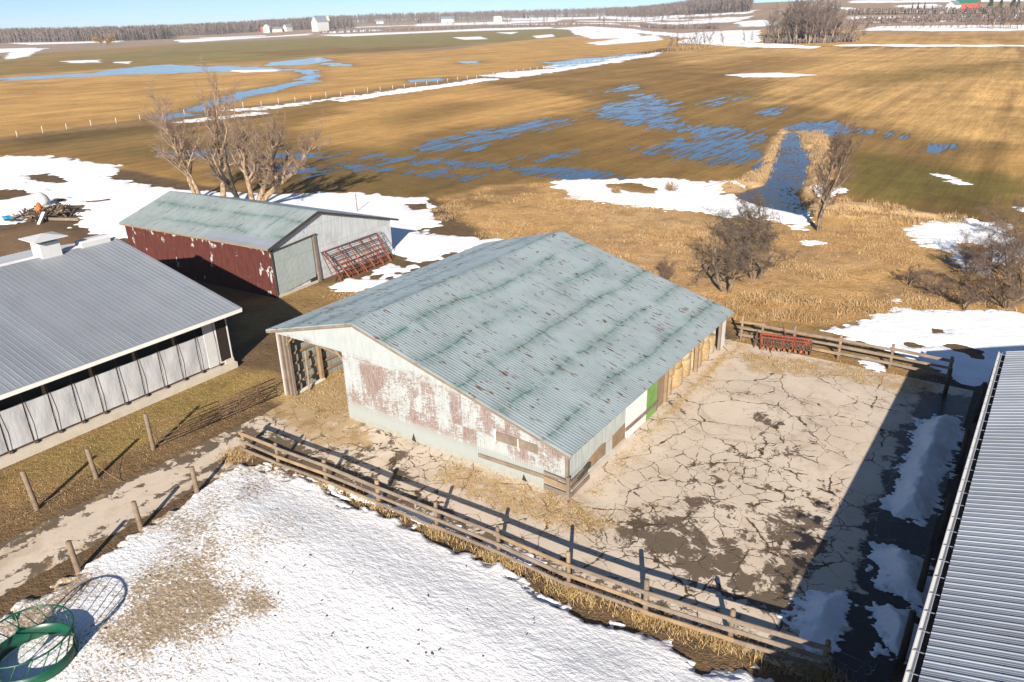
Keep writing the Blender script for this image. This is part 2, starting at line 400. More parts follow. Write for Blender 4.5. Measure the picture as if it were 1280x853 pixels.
sm = g.mth('ABSOLUTE', g.mth('SUBTRACT', g.mth('FRACT', g.mth('DIVIDE', X, .8)), .5)); c = g.mix(g.ss(sm, .03, .01, 0, .35), c, (.06, .018, .015))
wv = g.n('TexWave', {'Vector': g.comb(X, 0., 0.), 'Scale': 2.3}, wave_type='BANDS', bands_direction='X').outputs['Fac']
M['siding_red'] = g.done(c, None, g.bump(wv, .4, .012))
# curtain fabric
g = NT('curtain', .6, 0, .3); o = g.obj(); p = g.sep(o)
n1 = g.noise(g.comb(p[0], p[1], g.mth('MULTIPLY', p[2], .6)), 1.1, 4, .6); wr = g.noise(g.comb(0., g.mth('MULTIPLY', p[1], 3.), p[2]), 1.7, 3, .6, .5)
c = g.mix(g.ss(n1, .35, .75), (.44, .445, .455), (.37, .375, .385))
M['curtain'] = g.done(c, None, g.bump(wr, .35, .06))
# hay / bale
g = NT('bale_hay', .95, 0, .1); o = g.obj()
n1 = g.noise(g.map(o, (1, 1, 5)), 5, 4, .65); n2 = g.noise(o, 1.2, 3)
c = g.mix(g.ss(n1, .3, .7), (.24, .165, .085), (.47, .335, .17)); c = g.mix(g.ss(n2, .45, .7, 0, .7), c, (.40, .35, .28))
M['bale_hay'] = g.done(c, None, g.bump(n1, .8, .05))
g = NT('straw', .9, 0, .15); f = g.n('ObjectInfo').outputs['Random']; o = g.pos()
n1 = g.noise(o, .8, 3); n2 = g.noise(o, 9, 2)
c = g.mix(g.ss(n1, .3, .7), (.40, .27, .11), (.50, .37, .19)); c = g.mix(g.ss(n2, .4, .7, 0, .6), c, (.28, .17, .07))
M['straw'] = g.done(c)
g = NT('dry_grass', .9, 0, .15); o = g.pos()
n1 = g.noise(o, .35, 4, .6); n2 = g.noise(o, 5, 2)
c = g.mix(g.ss(n1, .35, .65), (.36, .23, .105), (.48, .34, .185)); c = g.mix(g.ss(n2, .4, .7, 0, .6), c, (.20, .115, .05))
M['dry_grass'] = g.done(c)
# water
def water(key, mats_lo, scale, str_y, ramp, base=(.014, .034, .056)):
    g = NT(key, .06, 0, .5); o = g.pos(); w1 = g.noise(g.map(o, (1, .5, 1)), 3.5, 3, .6); w0 = g.noise(g.map(o, (1, .25, 1)), .35, 3)
    g.set(g.b, 'IOR', 1.33); px = g.sep(o)
    fade = g.ss(px[0], -150., -105.) if ramp else 1.
    s1 = g.noise(g.map(o, (1, str_y, 1), (0, 0, .04)), scale, 4, .65); s2 = g.noise(o, .22, 3, .6)
    m = g.mth('MULTIPLY', g.ss(g.mth('ADD', s1, g.lin(s2, .3, .7, -.09, .09)), mats_lo-.03, mats_lo+.07), fade, True)
    c = g.mix(m, base, (.16, .105, .045))
    M[key] = g.done(c, g.mth('ADD', g.mth('MULTIPLY', m, .85), g.lin(w0, .3, .7, .03, .14), True), g.bump(g.mth('ADD', w1, g.mth('MULTIPLY', m, 1.5)), .12, .05))
    g.set(g.b, 'Specular IOR Level', g.lin(m, 0, 1, 1., .1))
water('water', .535, 1.7, .05, True)
water('ditch_water', .56, 2.2, .5, False, (.012, .010, .014))
# snow
def snow(key, col, dirty, big=False):
    g = NT(key, .75, 0, .2); o = g.pos()
    n1 = g.noise(g.map(o, (1, 1.8, 1), (0, 0, .5)), 3.2, 4, .62); n2 = g.noise(o, 9 if big else 5, 4, .7); n3 = g.noise(o, .5, 3)
    c = g.mix(g.ss(n3, .3, .7, 0, .8), col, tuple(v*.88 for v in col)); c = g.mix(g.ss(n2, .5, .78, 0, .35), c, (.66, .64, .61))
    if dirty:
        d = g.attr('dirt')
        sp = g.noise(o, 7.5, 3, .75); sp2 = g.noise(g.map(o, (1, 1, 1)), 2.2, 4, .7); sp3 = g.noise(o, 22., 2, .6)
        thr = g.lin(d, 0, 1, .80, .36)
        m = g.ss(g.mth('SUBTRACT', sp, thr), -.03, .10); m2 = g.ss(g.mth('SUBTRACT', sp2, g.lin(d, 0, 1, .74, .40)), -.02, .12, 0, .75)
        m3 = g.ss(sp3, g.lin(d, 0, 1, .735, .5), g.lin(d, 0, 1, .77, .7), 0, .8)
        c = g.mix(g.mth('MULTIPLY', m2, .7), c, (.56, .475, .36)); c = g.mix(m, c, (.36, .27, .175)); c = g.mix(m3, c, (.10, .065, .04))
    h = g.mth('ADD', g.mth('MULTIPLY', n1, 1.), g.mth('MULTIPLY', n2, .45))
    M[key] = g.done(c, None, g.bump(h, .55 if big else .35, .12))
snow('snow', (.86, .86, .87), False)
snow('snow_dirty', (.86, .855, .85), True, True)
# cracked yard concrete
g = NT('yard_concrete', .85, 0, .25); o = g.pos(); d = g.attr('dirt'); stw = g.attr('straw'); wet = g.attr('wet')
wob = g.n('TexNoise', {'Vector': o, 'Scale': .9, 'Detail': 4., 'Roughness': .6}).outputs['Color']
wv = g.n('VectorMath', operation='SUBTRACT'); g.set(wv, 0, wob); wv.inputs[1].default_value = (.5, .5, .5)
ws = g.scale(wv.outputs[0], .85); wa = g.n('VectorMath', operation='ADD'); g.set(wa, 0, o); g.set(wa, 1, ws); ow = wa.outputs[0]
cr1 = g.voro(ow, .34, 'DISTANCE_TO_EDGE'); cr2 = g.voro(ow, .85, 'DISTANCE_TO_EDGE'); nz = g.noise(o, 1.1, 4, .6); nf = g.noise(o, 8, 3, .65); nb = g.noise(o, .22, 3, .55)
wid = g.mth('MULTIPLY', g.lin(nz, .38, .75, -.012, .032), g.lin(d, 0, 1, .35, 1.25))
crk = g.attr('crk'); k1 = g.mth('MULTIPLY', g.ss(g.mth('SUBTRACT', cr1, wid), .012, -.004), crk)
k2 = g.mth('MULTIPLY', g.ss(g.mth('SUBTRACT', cr2, g.mth('MULTIPLY', wid, .8)), .022, -.006), g.ss(g.mth('ADD', nb, g.mth('MULTIPLY', d, .75)), .58, .80), True)
k2 = g.mth('MULTIPLY', k2, crk); crack = g.mth('MAXIMUM', k1, k2)
base = g.mix(g.ss(nb, .3, .7), (.60, .505, .40), (.515, .425, .33)); base = g.mix(g.ss(nz, .5, .75, 0, .5), base, (.42, .32, .22)); base = g.mix(g.ss(nf, .5, .8, 0, .3), base, (.38, .30, .22))
nd = g.noise(o, 1.05, 6, .68, .6); dm = g.ss(g.mth('ADD', g.mth('ADD', g.mth('MULTIPLY', nd, 1.15), g.mth('MULTIPLY', nf, .22)), g.mth('MULTIPLY', d, .42)), .99, 1.055)
dirt = g.mix(nf, (.06, .042, .028), (.13, .092, .058))
tv = g.n('VectorMath', operation='DISTANCE'); g.set(tv, 0, ow); tv.inputs[1].default_value = (*TYRE, 0.); td = tv.outputs['Value']; tw_ = g.noise(o, 6., 2)
tr = g.mth('MAXIMUM', g.ss(g.mth('ABSOLUTE', g.mth('SUBTRACT', td, 2.1)), .22, .10), g.ss(g.mth('ABSOLUTE', g.mth('SUBTRACT', td, 3.6)), .22, .10)); tr = g.mth('MULTIPLY', tr, g.ss(tw_, .35, .6), True)
base = g.mix(g.mth('MULTIPLY', tr, .38), base, (.27, .215, .16)); stn = g.noise(o, .5, 5, .7, .8); base = g.mix(g.ss(stn, .5, .72, 0, .5), base, (.36, .265, .175))
c = g.mix(crack, base, (.065, .042, .024)); c = g.mix(g.mth('MULTIPLY', dm, .93), c, dirt)
sm = g.ss(g.mth('ADD', g.noise(o, 1.6, 4, .7), g.mth('MULTIPLY', stw, .46)), .68, .92, 0, .8); c = g.mix(sm, c, g.mix(g.noise(o, 14., 2), (.46, .32, .15), (.30, .19, .085)))
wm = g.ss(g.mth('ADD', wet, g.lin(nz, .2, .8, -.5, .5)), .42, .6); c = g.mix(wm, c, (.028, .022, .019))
hh = g.mth('SUBTRACT', g.mth('MULTIPLY', nf, .3), g.mth('ADD', g.mth('MULTIPLY', crack, .8), g.mth('MULTIPLY', dm, .4)))
M['yard_concrete'] = g.done(c, g.lin(wm, 0, 1, .85, .22), g.bump(hh, .6, .04))
# ground
g = NT('ground', .95, 0, .12); o = g.pos(); col = g.attr('albedo', True); rows = g.attr('rows'); rough_ = g.attr('tuft'); wet = g.attr('wet')
n0 = g.noise(o, .06, 4, .6); n1 = g.noise(o, .45, 5, .65); n2 = g.noise(o, 3.2, 4, .7); n3 = g.noise(o, 13, 2, .6)
st1 = g.noise(g.map(o, (1, .02, 1), (0, 0, .04)), .42, 4, .6); st2 = g.noise(g.map(o, (1, .05, 1), (0, 0, .04)), 2.2, 3, .6)
f = g.lin(n0, .3, .7, .86, 1.14); f = g.mth('MULTIPLY', f, g.mth('ADD', 1., g.mth('MULTIPLY', g.lin(n1, .25, .75, -.32, .32), g.lin(rough_, 0, 1, .55, 1.25))))
f = g.mth('MULTIPLY', f, g.lin(n2, .25, .75, .74, 1.26)); f = g.mth('MULTIPLY', f, g.mth('ADD', 1., g.mth('MULTIPLY', g.lin(n3, .25, .75, -.38, .38), g.lin(rough_, 0, 1, .5, 1.))))
f = g.mth('MULTIPLY', f, g.mth('ADD', 1., g.mth('MULTIPLY', g.lin(st1, .3, .7, -.20, .20), rows)))
f = g.mth('MULTIPLY', f, g.mth('ADD', 1., g.mth('MULTIPLY', g.lin(st2, .3, .7, -.25, .25), rows)))
c = g.scale(col, f)
dk = g.mth('MULTIPLY', g.ss(n1, .56, .72), g.ss(rough_, .3, 1., 0, .6)); c = g.mix(dk, c, (.085, .05, .028))
sc = g.noise(o, 1.3, 5, .75); c = g.mix(g.mth('MULTIPLY', g.ss(sc, .60, .68), g.ss(rough_, .3, 1., 0, .5)), c, (.50, .335, .155))
h = g.mth('ADD', g.mth('MULTIPLY', n2, 1.), g.mth('MULTIPLY', n3, .4))
M['ground'] = g.done(c, g.lin(wet, 0, 1, .95, .35), g.bump(h, g.lin(rough_, 0, 1, .35, .95), .16))
# ------------------------------------------------------------------ flooded hollows and ditches (world polygons)
# (polygon, soft width m, coverage of water 0..1, streak strength)
FL = []
def flood(cov, soft, streak, *pts): FL.append((poly(*pts), soft, cov, streak))
flood(.64, 6, .8, (742,142),(752,132),(800,117),(835,127),(850,134),(832,142),(848,152),(880,158),(924,157),(955,172),(956,196),(945,212),(920,204),(880,206),(840,197),(800,193),(800,187),(840,178),(862,168),(830,162),(800,158),(780,152))
flood(.55, 4, .9, (440,193),(470,192),(560,200),(640,206),(650,212),(600,212),(540,208),(470,203))
flood(.90, 3, .3, (640,210),(700,211),(760,216),(778,222),(760,226),(690,222),(650,219))
flood(.62, 5, .9, (524,184),(540,178),(600,166),(655,153),(700,147),(712,150),(650,170),(590,180),(545,188))
flood(.5, 4, .9, (560,190),(610,180),(625,181),(600,190))
flood(.42, 5, .9, (640,196),(690,190),(720,190),(700,197),(650,202))
flood(.82, 3, .4, (980,160),(1000,153),(1040,151),(1054,157),(1062,168),(1042,172),(1010,166))
flood(.6, 3, .9, (945,142),(965,134),(980,134),(978,140),(955,147))
flood(.5, 4, .9, (1052,158),(1080,162),(1120,167),(1118,171),(1060,168))
flood(.75, 2, .7, (1158,190),(1166,180),(1192,180),(1190,185),(1172,191))
flood(.42, 5, 1., (880,130),(905,121),(935,116),(940,120),(910,128),(890,133))
flood(.45, 5, .9, (740,113),(790,106),(802,112),(760,118))
flood(.42, 4, .9, (180,190),(260,186),(340,190),(438,190),(440,196),(380,200),(300,197),(220,198))
flood(.40, 4, .9, (380,203),(470,205),(560,213),(640,222),(560,226),(460,215))
flood(.40, 4, .9, (300,200),(370,205),(420,212),(400,220),(330,215))
flood(.86, 7, .45, (0,98),(60,94),(120,91),(160,85),(205,81),(260,83),(320,84),(380,88),(330,89),(260,90),(200,92),(120,95),(40,99),(0,101))
flood(.85, 6, .45, (338,79),(360,76),(398,72),(412,75),(400,79),(365,82),(340,82))
flood(.80, 4, .3, (405,78),(435,80),(440,83),(412,83))
flood(.80, 5, .5, (370,88),(392,88),(398,96),(390,104),(350,113),(310,121),(280,130),(258,140),(232,139),(246,130),(290,117),(340,108),(372,102),(382,95))
flood(.65, 4, .6, (190,147),(225,139),(250,142),(205,151))
flood(.7, 3, .5, (575,77),(600,76),(598,79),(580,80))
flood(.7, 3, .5, (510,100),(560,97),(545,101),(515,103))
flood(.7, 8, .4, (680,78),(780,69),(832,60),(838,62),(770,75),(700,84))
DITCH = [(poly((975,168),(998,166),(1003,185),(1009,215),(1000,232),(985,243),(1006,258),(1000,268),(975,262),(950,256),(925,248),(930,238),(958,232),(962,205),(968,185)), 1.2),
         (poly((1005,187),(1016,184),(1019,196),(1012,207),(1006,203)), .8),
         (poly((1030,259),(1075,263),(1130,270),(1190,277),(1245,284),(1245,287),(1190,281),(1130,274),(1060,268),(1028,264)), .7)]
BANK = [(poly((972,166),(985,165),(966,215),(955,232),(915,244),(880,237),(920,228),(948,212),(960,190)), .55),
        (poly((996,165),(1030,163),(1045,200),(1040,225),(1010,250),(1000,240),(1010,222),(1005,190)), .5),
        (poly((1000,250),(1060,252),(1130,262),(1240,280),(1280,285),(1280,292),(1180,284),(1060,275),(1010,268)), .35)]
def flood_amount(x, y):
    "how far the land dips, and the wet surroundings"
    dip = np.zeros(np.shape(x)); wetz = np.full(np.shape(x), -1e3)
    xs = x*1.+(y*.04)
    st = .6*fbm(xs/1., y*.07, .85, 3, 5)+.4*fbm(xs, y*.4, 2.2, 3, 9)
    bl = fbm(xs, y*.45, 7, 4, 2)
    for P, soft, cov, streak in FL:
        s = sdist_far(P, x, y, 60); wetz = np.maximum(wetz, s)
        m = s > -soft*1.5
        if not m.any(): continue
        n = streak*st[m]+(1-streak)*bl[m]
        n = (n-.5)*3.3+.5
        edge = sstep(-soft, soft, s[m])
        v = (cov*(.25+.75*edge)+.06+.2*edge-n*.9)-(1-edge)*.30
        d = np.where(s[m] > -soft*.9, v, -1)
        dip[m] = np.maximum(dip[m], np.clip(d*.55+.055, -.0, .16)*sstep(.0, .25, edge))
    return dip, wetz
def hgt(x, y, detail=True):
    x = np.asarray(x, float); y = np.asarray(y, float)
    z = hills(x, y)
    if not detail: return z
    near = (y > 47.5) | (x < -66)
    z = z+np.where(near, .05*(fbm(x, y, 5, 3, 3)*1.), 0)*(1-sstep(200, 600, np.hypot(x, y)))
    for P, h in BANK:
        s = sdist_far(P, x, y, 6); z = z+h*sstep(-.8, 1.6, s)*(.6+.8*fbm(x, y, 1.6, 3, 8))
    dip, _ = flood_amount(x, y); z = np.where(dip > 0, np.minimum(z, .055)-dip*1.2, z)
    for P, w in DITCH:
        s = sdist_far(P, x, y, 12); z = np.where(s > -w, np.minimum(z, z-.42*sstep(-w, w*.8, s+.5*(fbm(x, y, 1.5, 3, 6)-.5))), z)
    # rough tussocky meadow behind the yard
    md = sdist_far(MEADOW, x, y, 30)
    z = z+sstep(-1, 3, md)*(.16*(fbm(x, y, 2.2, 4, 4)-.35)+.10*(fbm(x, y*1.3, .9, 3, 7)-.4))
    return z
MEADOW = poly((400,372),(520,345),(620,303),(545,290),(530,268),(545,252),(610,236),(690,228),(760,252),(830,263),(960,280),(1010,292),(1060,262),(1240,283),(1290,295),(1290,395),(1150,390),(1030,410),(925,402),(700,420))

# ------------------------------------------------------------------ ground sheet, one tensor grid
def axis(a0, a1, lo, hi, d0, g):
    out = list(np.arange(a0, a1+1e-6, d0)); d = d0; p = a1
    while p < hi: d = d0+g*(p-a1); p += d; out.append(p)
    p = a0; left = []
    while p > lo: d = d0+g*(a0-p); p -= d; left.append(p)
    return np.array(left[::-1]+out)
gx = axis(-82, 2, -3600, 900, .27, .0085); gy = axis(60, 104, -60, 3600, .36, .0085)
GX, GY = np.meshgrid(gx, gy); x = GX.ravel(); y = GY.ravel(); r = np.hypot(x, y)
z = hgt(x, y)
alb = np.zeros((len(x), 3)); alb[:] = (.40, .238, .083)
rows = np.zeros(len(x)); tuft = np.zeros(len(x)); wet = np.zeros(len(x))
nA = fbm(x, y, 9, 4, 21)-.5; nB = fbm(x, y, 45, 4, 22)-.5; nC = fbm(x, y, 2.2, 4, 23)-.5; nS = fbm(x+y*.04, y*.05, 2.5, 4, 24)-.5
def paint(pts, col, soft=4, amp=8, rowv=None, tuftv=None, k=1., streak=0., wetv=None):
    P = poly(*pts) if not isinstance(pts, np.ndarray) else pts
    s = sdist_far(P, x, y, 200)+amp*2*(nA*.7+nC*.3)+streak*nS*2
    m = sstep(-soft, soft, s)*k
    alb[:] = alb*(1-m[:, None])+np.array(col)*m[:, None]
    if rowv is not None: rows[:] = rows*(1-m)+rowv*m
    if tuftv is not None: tuft[:] = tuft*(1-m)+tuftv*m
    if wetv is not None: wet[:] = wet*(1-m)+wetv*m
TAN = (.45, .262, .088); TAN2 = (.47, .285, .105); OLIVE = (.165, .108, .036); OLIVE2 = (.25, .148, .048); GREEN = (.215, .172, .055); MUD = (.13, .085, .045); BROWN = (.19, .115, .06)
# beyond the tilled land: brown scrubby fields
far = sstep(520, 700, r); alb[:] = alb*(1-far[:, None])+np.array((.30, .215, .15))*far[:, None]
alb *= (1+.35*nB[:, None]*far[:, None])
# left fields
paint([(-200,120),(0,92),(200,84),(430,78),(640,66),(830,60),(822,68),(640,92),(420,122),(200,150),(0,176),(-200,205)], TAN, 4, 3, .35)
paint([(-200,80),(0,72),(60,66),(130,62),(250,54),(420,46),(560,41),(690,35),(745,40),(700,50),(600,55),(520,62),(420,68),(330,76),(200,82),(0,95),(-200,120)], GREEN, 8, 8, .3, 0, .9)
paint([(0,78),(60,67),(130,61),(260,55),(140,68),(60,80),(0,88)], (.30, .18, .06), 14, 10, k=.6)
paint([(300,66),(420,60),(520,58),(600,56),(480,64),(360,70)], (.20, .12, .04), 10, 12, k=.7)
paint([(430,74),(560,62),(640,52),(760,42),(860,50),(835,60),(640,66),(450,80)], TAN, 8, 8, .4)
paint([(0,82),(110,76),(220,78),(140,86),(0,93)], OLIVE2, 10, 8, k=.7)
# fence strip: paler rough grass
paint([(-100,185),(0,172),(200,146),(420,119),(600,95),(825,63),(828,70),(620,100),(430,127),(210,153),(0,182),(-100,195)], (.26, .165, .075), 2, 2, 0, .7)
# right of the fence line: olive wet land with tan swells
paint([(-200,205),(0,180),(210,152),(430,125),(640,97),(830,68),(960,58),(1290,58),(1290,300),(1130,270),(1010,262),(690,226),(610,238),(540,250),(300,240),(150,212),(0,198),(-200,215)], OLIVE2, 3, 4, .75, 0)
paint([(380,160),(420,140),(520,113),(600,104),(690,112),(735,128),(730,138),(680,146),(600,160),(520,174),(470,186),(420,190),(370,182)], TAN, 6, 10, .45, k=.95, streak=3)
paint([(470,150),(560,128),(640,125),(560,150),(500,165)], (.22, .13, .04), 6, 8, k=.6, streak=3)
paint([(840,64),(960,60),(1290,60),(1290,182),(1230,178),(1150,165),(1050,140),(1000,134),(960,128),(970,105),(900,92),(850,76)], TAN2, 10, 12, .95, 0, .92, streak=10)
paint([(1060,96),(1180,82),(1290,74),(1290,92),(1180,100),(1080,108)], (.20, .13, .035), 8, 10, k=.75, streak=8)
paint([(1080,140),(1180,100),(1290,80),(1290,110),(1200,140)], TAN2, 8, 8, k=.6, streak=8)
paint([(835,90),(930,70),(1040,72),(900,110),(820,118),(760,110)], (.24, .14, .045), 10, 14, k=.8, streak=9)
paint([(1060,190),(1120,196),(1200,205),(1290,220),(1290,272),(1240,272),(1130,255),(1060,235),(1050,210)], (.125, .10, .024), 6, 6, .6, 0, .9, streak=3)
paint([(1180,195),(1290,190),(1290,222),(1210,214)], TAN, 6, 6, k=.75, streak=4)
paint([(1100,270),(1160,250),(1290,262),(1290,280),(1200,276)], OLIVE, 4, 4, k=.7)
paint([(440,186),(640,168),(760,165),(790,210),(760,218),(640,208),(520,206)], (.19, .115, .03), 8, 10, .6, k=.6, streak=4)
paint([(300,205),(420,200),(640,222),(610,238),(540,250),(420,242),(330,238)], OLIVE, 5, 6, .3, .4, .8)
paint([(0,182),(180,165),(330,160),(420,190),(300,196),(100,195)], OLIVE, 6, 8, .5, 0, .75)
paint([(30,180),(140,168),(260,165),(200,180),(90,186)], (.21, .13, .045), 5, 6, k=.7)
paint([(-20,178),(60,168),(240,150),(380,140),(240,160),(60,180)], (.10, .07, .028), 3, 5, k=.65)
fm = ((y > 55) | (x < -66))*(r < 900); kk = fm*(1-.6*tuft); alb[:] *= np.clip(1+kk*(.55*nS+.45*nA+.3*nB), .6, 1.45)[:, None]
dip, wz = flood_amount(x, y); m = sstep(-9, 3, wz+8*nA)[:, None]*.65; alb[:] = alb*(1-m)+np.array((.165, .108, .04))*m
m = sstep(.02, .07, dip)[:, None]; alb[:] = alb*(1-m)+np.array((.085, .058, .03))*m
# meadow
paint(MEADOW, (.50, .30, .12), 1.5, 3, 0, 1)
paint([(640,310),(740,280),(900,300),(1000,310),(1100,330),(1000,370),(860,360),(760,330)], (.36, .225, .12), 3, 6, k=.6)
paint([(760,252),(960,280),(930,300),(760,290),(650,260)], (.47, .31, .155), 3, 4, k=.7)
paint([(540,255),(640,236),(690,232),(650,250),(560,275)], (.20, .12, .05), 2, 4, k=.7)
paint([(1060,360),(1200,330),(1290,330),(1290,392),(1160,384),(1080,380)], (.29, .185, .095), 2, 4, k=.75)
paint([(930,395),(1060,370),(1100,385),(1030,405)], (.36, .21, .085), 2, 3, k=.8)
for P, h in BANK: paint(P, (.50, .33, .17), .7, .8, 0, .9)
# farmyard ground: mud between the barns, grass strips beside the lane
paint([(-700,300),(0,198),(150,212),(300,240),(540,250),(620,303),(520,345),(400,372),(700,420),(925,402),(1030,410),(1150,390),(1290,392),(1500,520),(1500,900),(-300,1200),(-700,900)], MUD, 1, 1.5, 0, .55)
paint([(-50,300),(40,285),(130,300),(110,340),(-50,380)], (.19, .12, .065), 1.5, 2, 0, .3)
paint([(20,330),(80,305),(110,310),(60,335)], (.26, .175, .10), 1, 1.5, k=.5)
paint([(290,380),(420,350),(450,372),(340,410),(300,430)], (.27, .17, .07), .8, 1, 0, .8)
paint([(0,592),(285,460),(350,470),(345,500),(200,580),(100,625),(0,690)], (.25, .16, .066), .5, .8, 0, .8)
paint([(60,580),(250,480),(330,470),(250,520),(120,590)], (.27, .19, .06), .6, 1.5, 0, .8, k=.8)
paint([(0,600),(150,530),(290,470),(190,530),(60,600)], (.21, .15, .055), .6, 1.5, 0, .8, k=.6)
paint([(0,640),(120,590),(330,480),(345,505),(200,590),(60,660),(0,695)], (.15, .095, .05), .4, 1, 0, .8, k=.8)
paint([(-20,780),(100,705),(250,600),(310,560),(320,580),(180,680),(60,740),(-20,790)], (.12, .075, .045), .4, .8, 0, .8)
paint([(340,500),(360,480),(430,455),(440,520),(400,530)], (.38, .26, .12), .4, .8, 0, .6)
paint([(900,400),(1000,405),(1180,462),(1180,490),(1110,470),(940,445)], (.31, .19, .075), .5, .8, 0, .9)
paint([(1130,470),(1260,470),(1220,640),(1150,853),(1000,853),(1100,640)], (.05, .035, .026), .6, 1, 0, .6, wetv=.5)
paint([(300,585),(560,655),(800,765),(1040,845),(1040,870),(900,840),(560,690),(300,605)], (.14, .095, .055), .5, .5, 0, .9)
kinds = np.hypot(x, y) > 2600
gq = grid_quads(len(gx), len(gy))
ground = np_mesh('ground', np.c_[x, y, z], gq, M['ground'], True, {'rows': rows, 'tuft': tuft, 'wet': wet}, {'albedo': np.clip(alb, .005, 1)})
tag(ground, kind='structure')
# ------------------------------------------------------------------ water: level sheets that show where the land dips
wm = MB(); wm.add([(-470, 52, -.035), (12, 52, -.035), (12, 420, -.035), (-470, 420, -.035)], [(0, 1, 2, 3)])
tag(wm.build('water', M['water']), kind='structure')
wm = MB(); a = poly((955,150),(1062,158),(1062,262),(1000,282),(900,262),(930,215)); wm.add([(p[0], p[1], -.028) for p in a], [tuple(range(len(a)))]); tag(wm.build('ditch_water', M['ditch_water']), kind='structure')

# ------------------------------------------------------------------ snow lying on the land
def snow_sheet(P, step, T=.12, soft=.8, amp=1.2, ns=3., holes=(), thr=0., mat='snow', name='snow_patch', zfun=None, dirtf=None, rough=.02, rs=.6, margin=1.):
    x0, y0 = P.min(0)-margin; x1, y1 = P.max(0)+margin
    nx = max(4, int((x1-x0)/step)+1); ny = max(4, int((y1-y0)/step)+1)
    X, Y = np.meshgrid(np.linspace(x0, x1, nx), np.linspace(y0, y1, ny)); X = X.ravel(); Y = Y.ravel()
    s0 = sdist(P, X, Y); s = s0+amp*((fbm(X, Y, ns, 5, 31)-.5)*3.2+3.6*(fbm(X, Y*1.6, ns*.33, 5, 33)-.5))-thr
    for H, hs in holes: s = np.minimum(s, -sdist_far(H, X, Y, 30)*1.+hs*(fbm(X, Y, hs*1.2+.2, 4, 35)-.5)*3)
    t = sstep(0, soft, s)
    Z = hgt(X, Y, step < 1.2)+np.where(s > 0, T*t, np.maximum(s*.3, -.12))+.0
    if zfun is not None: Z = Z+zfun(X, Y, s0+.15 if mat == 'snow_dirty' else s)*t
    Z += t*rough*(fbm(X, Y*1.7, rs, 3, 37)-.5)*2
    Q = grid_quads(nx, ny); keep = (s[Q] > -step*1.2).any(1); Q = Q[keep]
    used = np.unique(Q); idx = np.full(len(X), -1); idx[used] = np.arange(len(used)); Q = idx[Q]
    at_ = {'dirt': dirtf(X[used], Y[used], s[used])} if dirtf else None
    o = np_mesh(name, np.c_[X, Y, Z][used], Q, M[mat], True, at_); return tag(o, kind='structure')
# behind the red barn, past the far side of the big barn
snow_sheet(poly((-60,198),(0,196),(60,196),(110,202),(146,207),(152,214),(135,221),(170,228),(215,236),(300,243),(370,243),(420,240),(470,243),(530,250),(538,262),(530,272),(545,278),(540,290),(560,297),(620,301),(590,312),(540,328),(500,345),(430,366),(412,363),(450,346),(505,322),(400,300),(300,296),(170,303),(120,296),(104,283),(96,264),(76,246),(40,228),(-60,232)), .3, .16, .7, 1.0, 3.5,
   holes=[(poly((30,220),(60,217),(85,225),(80,229),(45,227)), .8), (poly((495,332),(505,326),(520,330),(505,336)), .6), (poly((465,345),(476,343),(474,349),(464,350)), .4), (poly((110,252),(136,249),(138,251),(112,254)), .35), (poly((508,256),(535,254),(535,262),(515,263)), .5)])
snow_sheet(poly((-60,232),(20,226),(60,231),(76,246),(64,262),(50,272),(20,278),(-60,290)), .3, .14, .6, 1.0, 2.5, holes=[(poly((-20,238),(30,238),(40,242),(10,250),(-20,252)), .8)])
# beside the ditch
snow_sheet(poly((688,228),(735,222),(800,224),(880,227),(912,228),(925,236),(905,243),(930,246),(960,252),(1000,258),(1016,270),(1012,289),(995,287),(985,280),(960,276),(900,270),(830,262),(760,256),(720,248),(702,238)), .25, .12, .5, .9, 2.,
   holes=[(poly((752,231),(790,228),(822,236),(815,243),(770,238)), .5), (poly((900,238),(912,233),(936,240),(926,246)), .4)])
snow_sheet(poly((1012,236),(1040,232),(1060,236),(1062,240),(1040,246),(1020,246)), .2, .08, .4, .7, 1.5)
snow_sheet(poly((1000,303),(1016,301),(1034,304),(1034,307),(1008,308)), .15, .08, .3, .35, 1.)
snow_sheet(poly((1167,218),(1176,217),(1206,228),(1204,232),(1186,228)), .25, .08, .5, .7, 2.)
snow_sheet(poly((1272,260),(1290,260),(1290,266),(1274,265)), .2, .08, .4, .5, 2.)
snow_sheet(poly((1133,286),(1160,278),(1205,278),(1250,283),(1272,295),(1300,312),(1300,335),(1262,330),(1236,346),(1206,338),(1196,322),(1170,312),(1150,303)), .2, .12, .5, .9, 1.8, holes=[(poly((1200,306),(1215,304),(1240,312),(1225,318),(1205,313)), .4)])
snow_sheet(poly((1028,412),(1060,404),(1105,396),(1128,386),(1150,392),(1200,389),(1300,393),(1300,474),(1222,482),(1202,478),(1186,470),(1120,440),(1060,424)), .15, .13, .5, .6, 1.6, holes=[(poly((1178,432),(1195,430),(1225,440),(1236,450),(1220,450)), .3), (poly((1122,427),(1140,428),(1156,434),(1140,436)), .25), (poly((1164,411),(1180,412),(1180,417),(1168,417)), .2)])
snow_sheet(poly((1110,376),(1122,374),(1128,378),(1120,380)), .12, .06, .2, .2, .6)
snow_sheet(poly((1070,447),(1090,449),(1110,460),(1100,466),(1086,460)), .12, .05, .2, .3, .6)
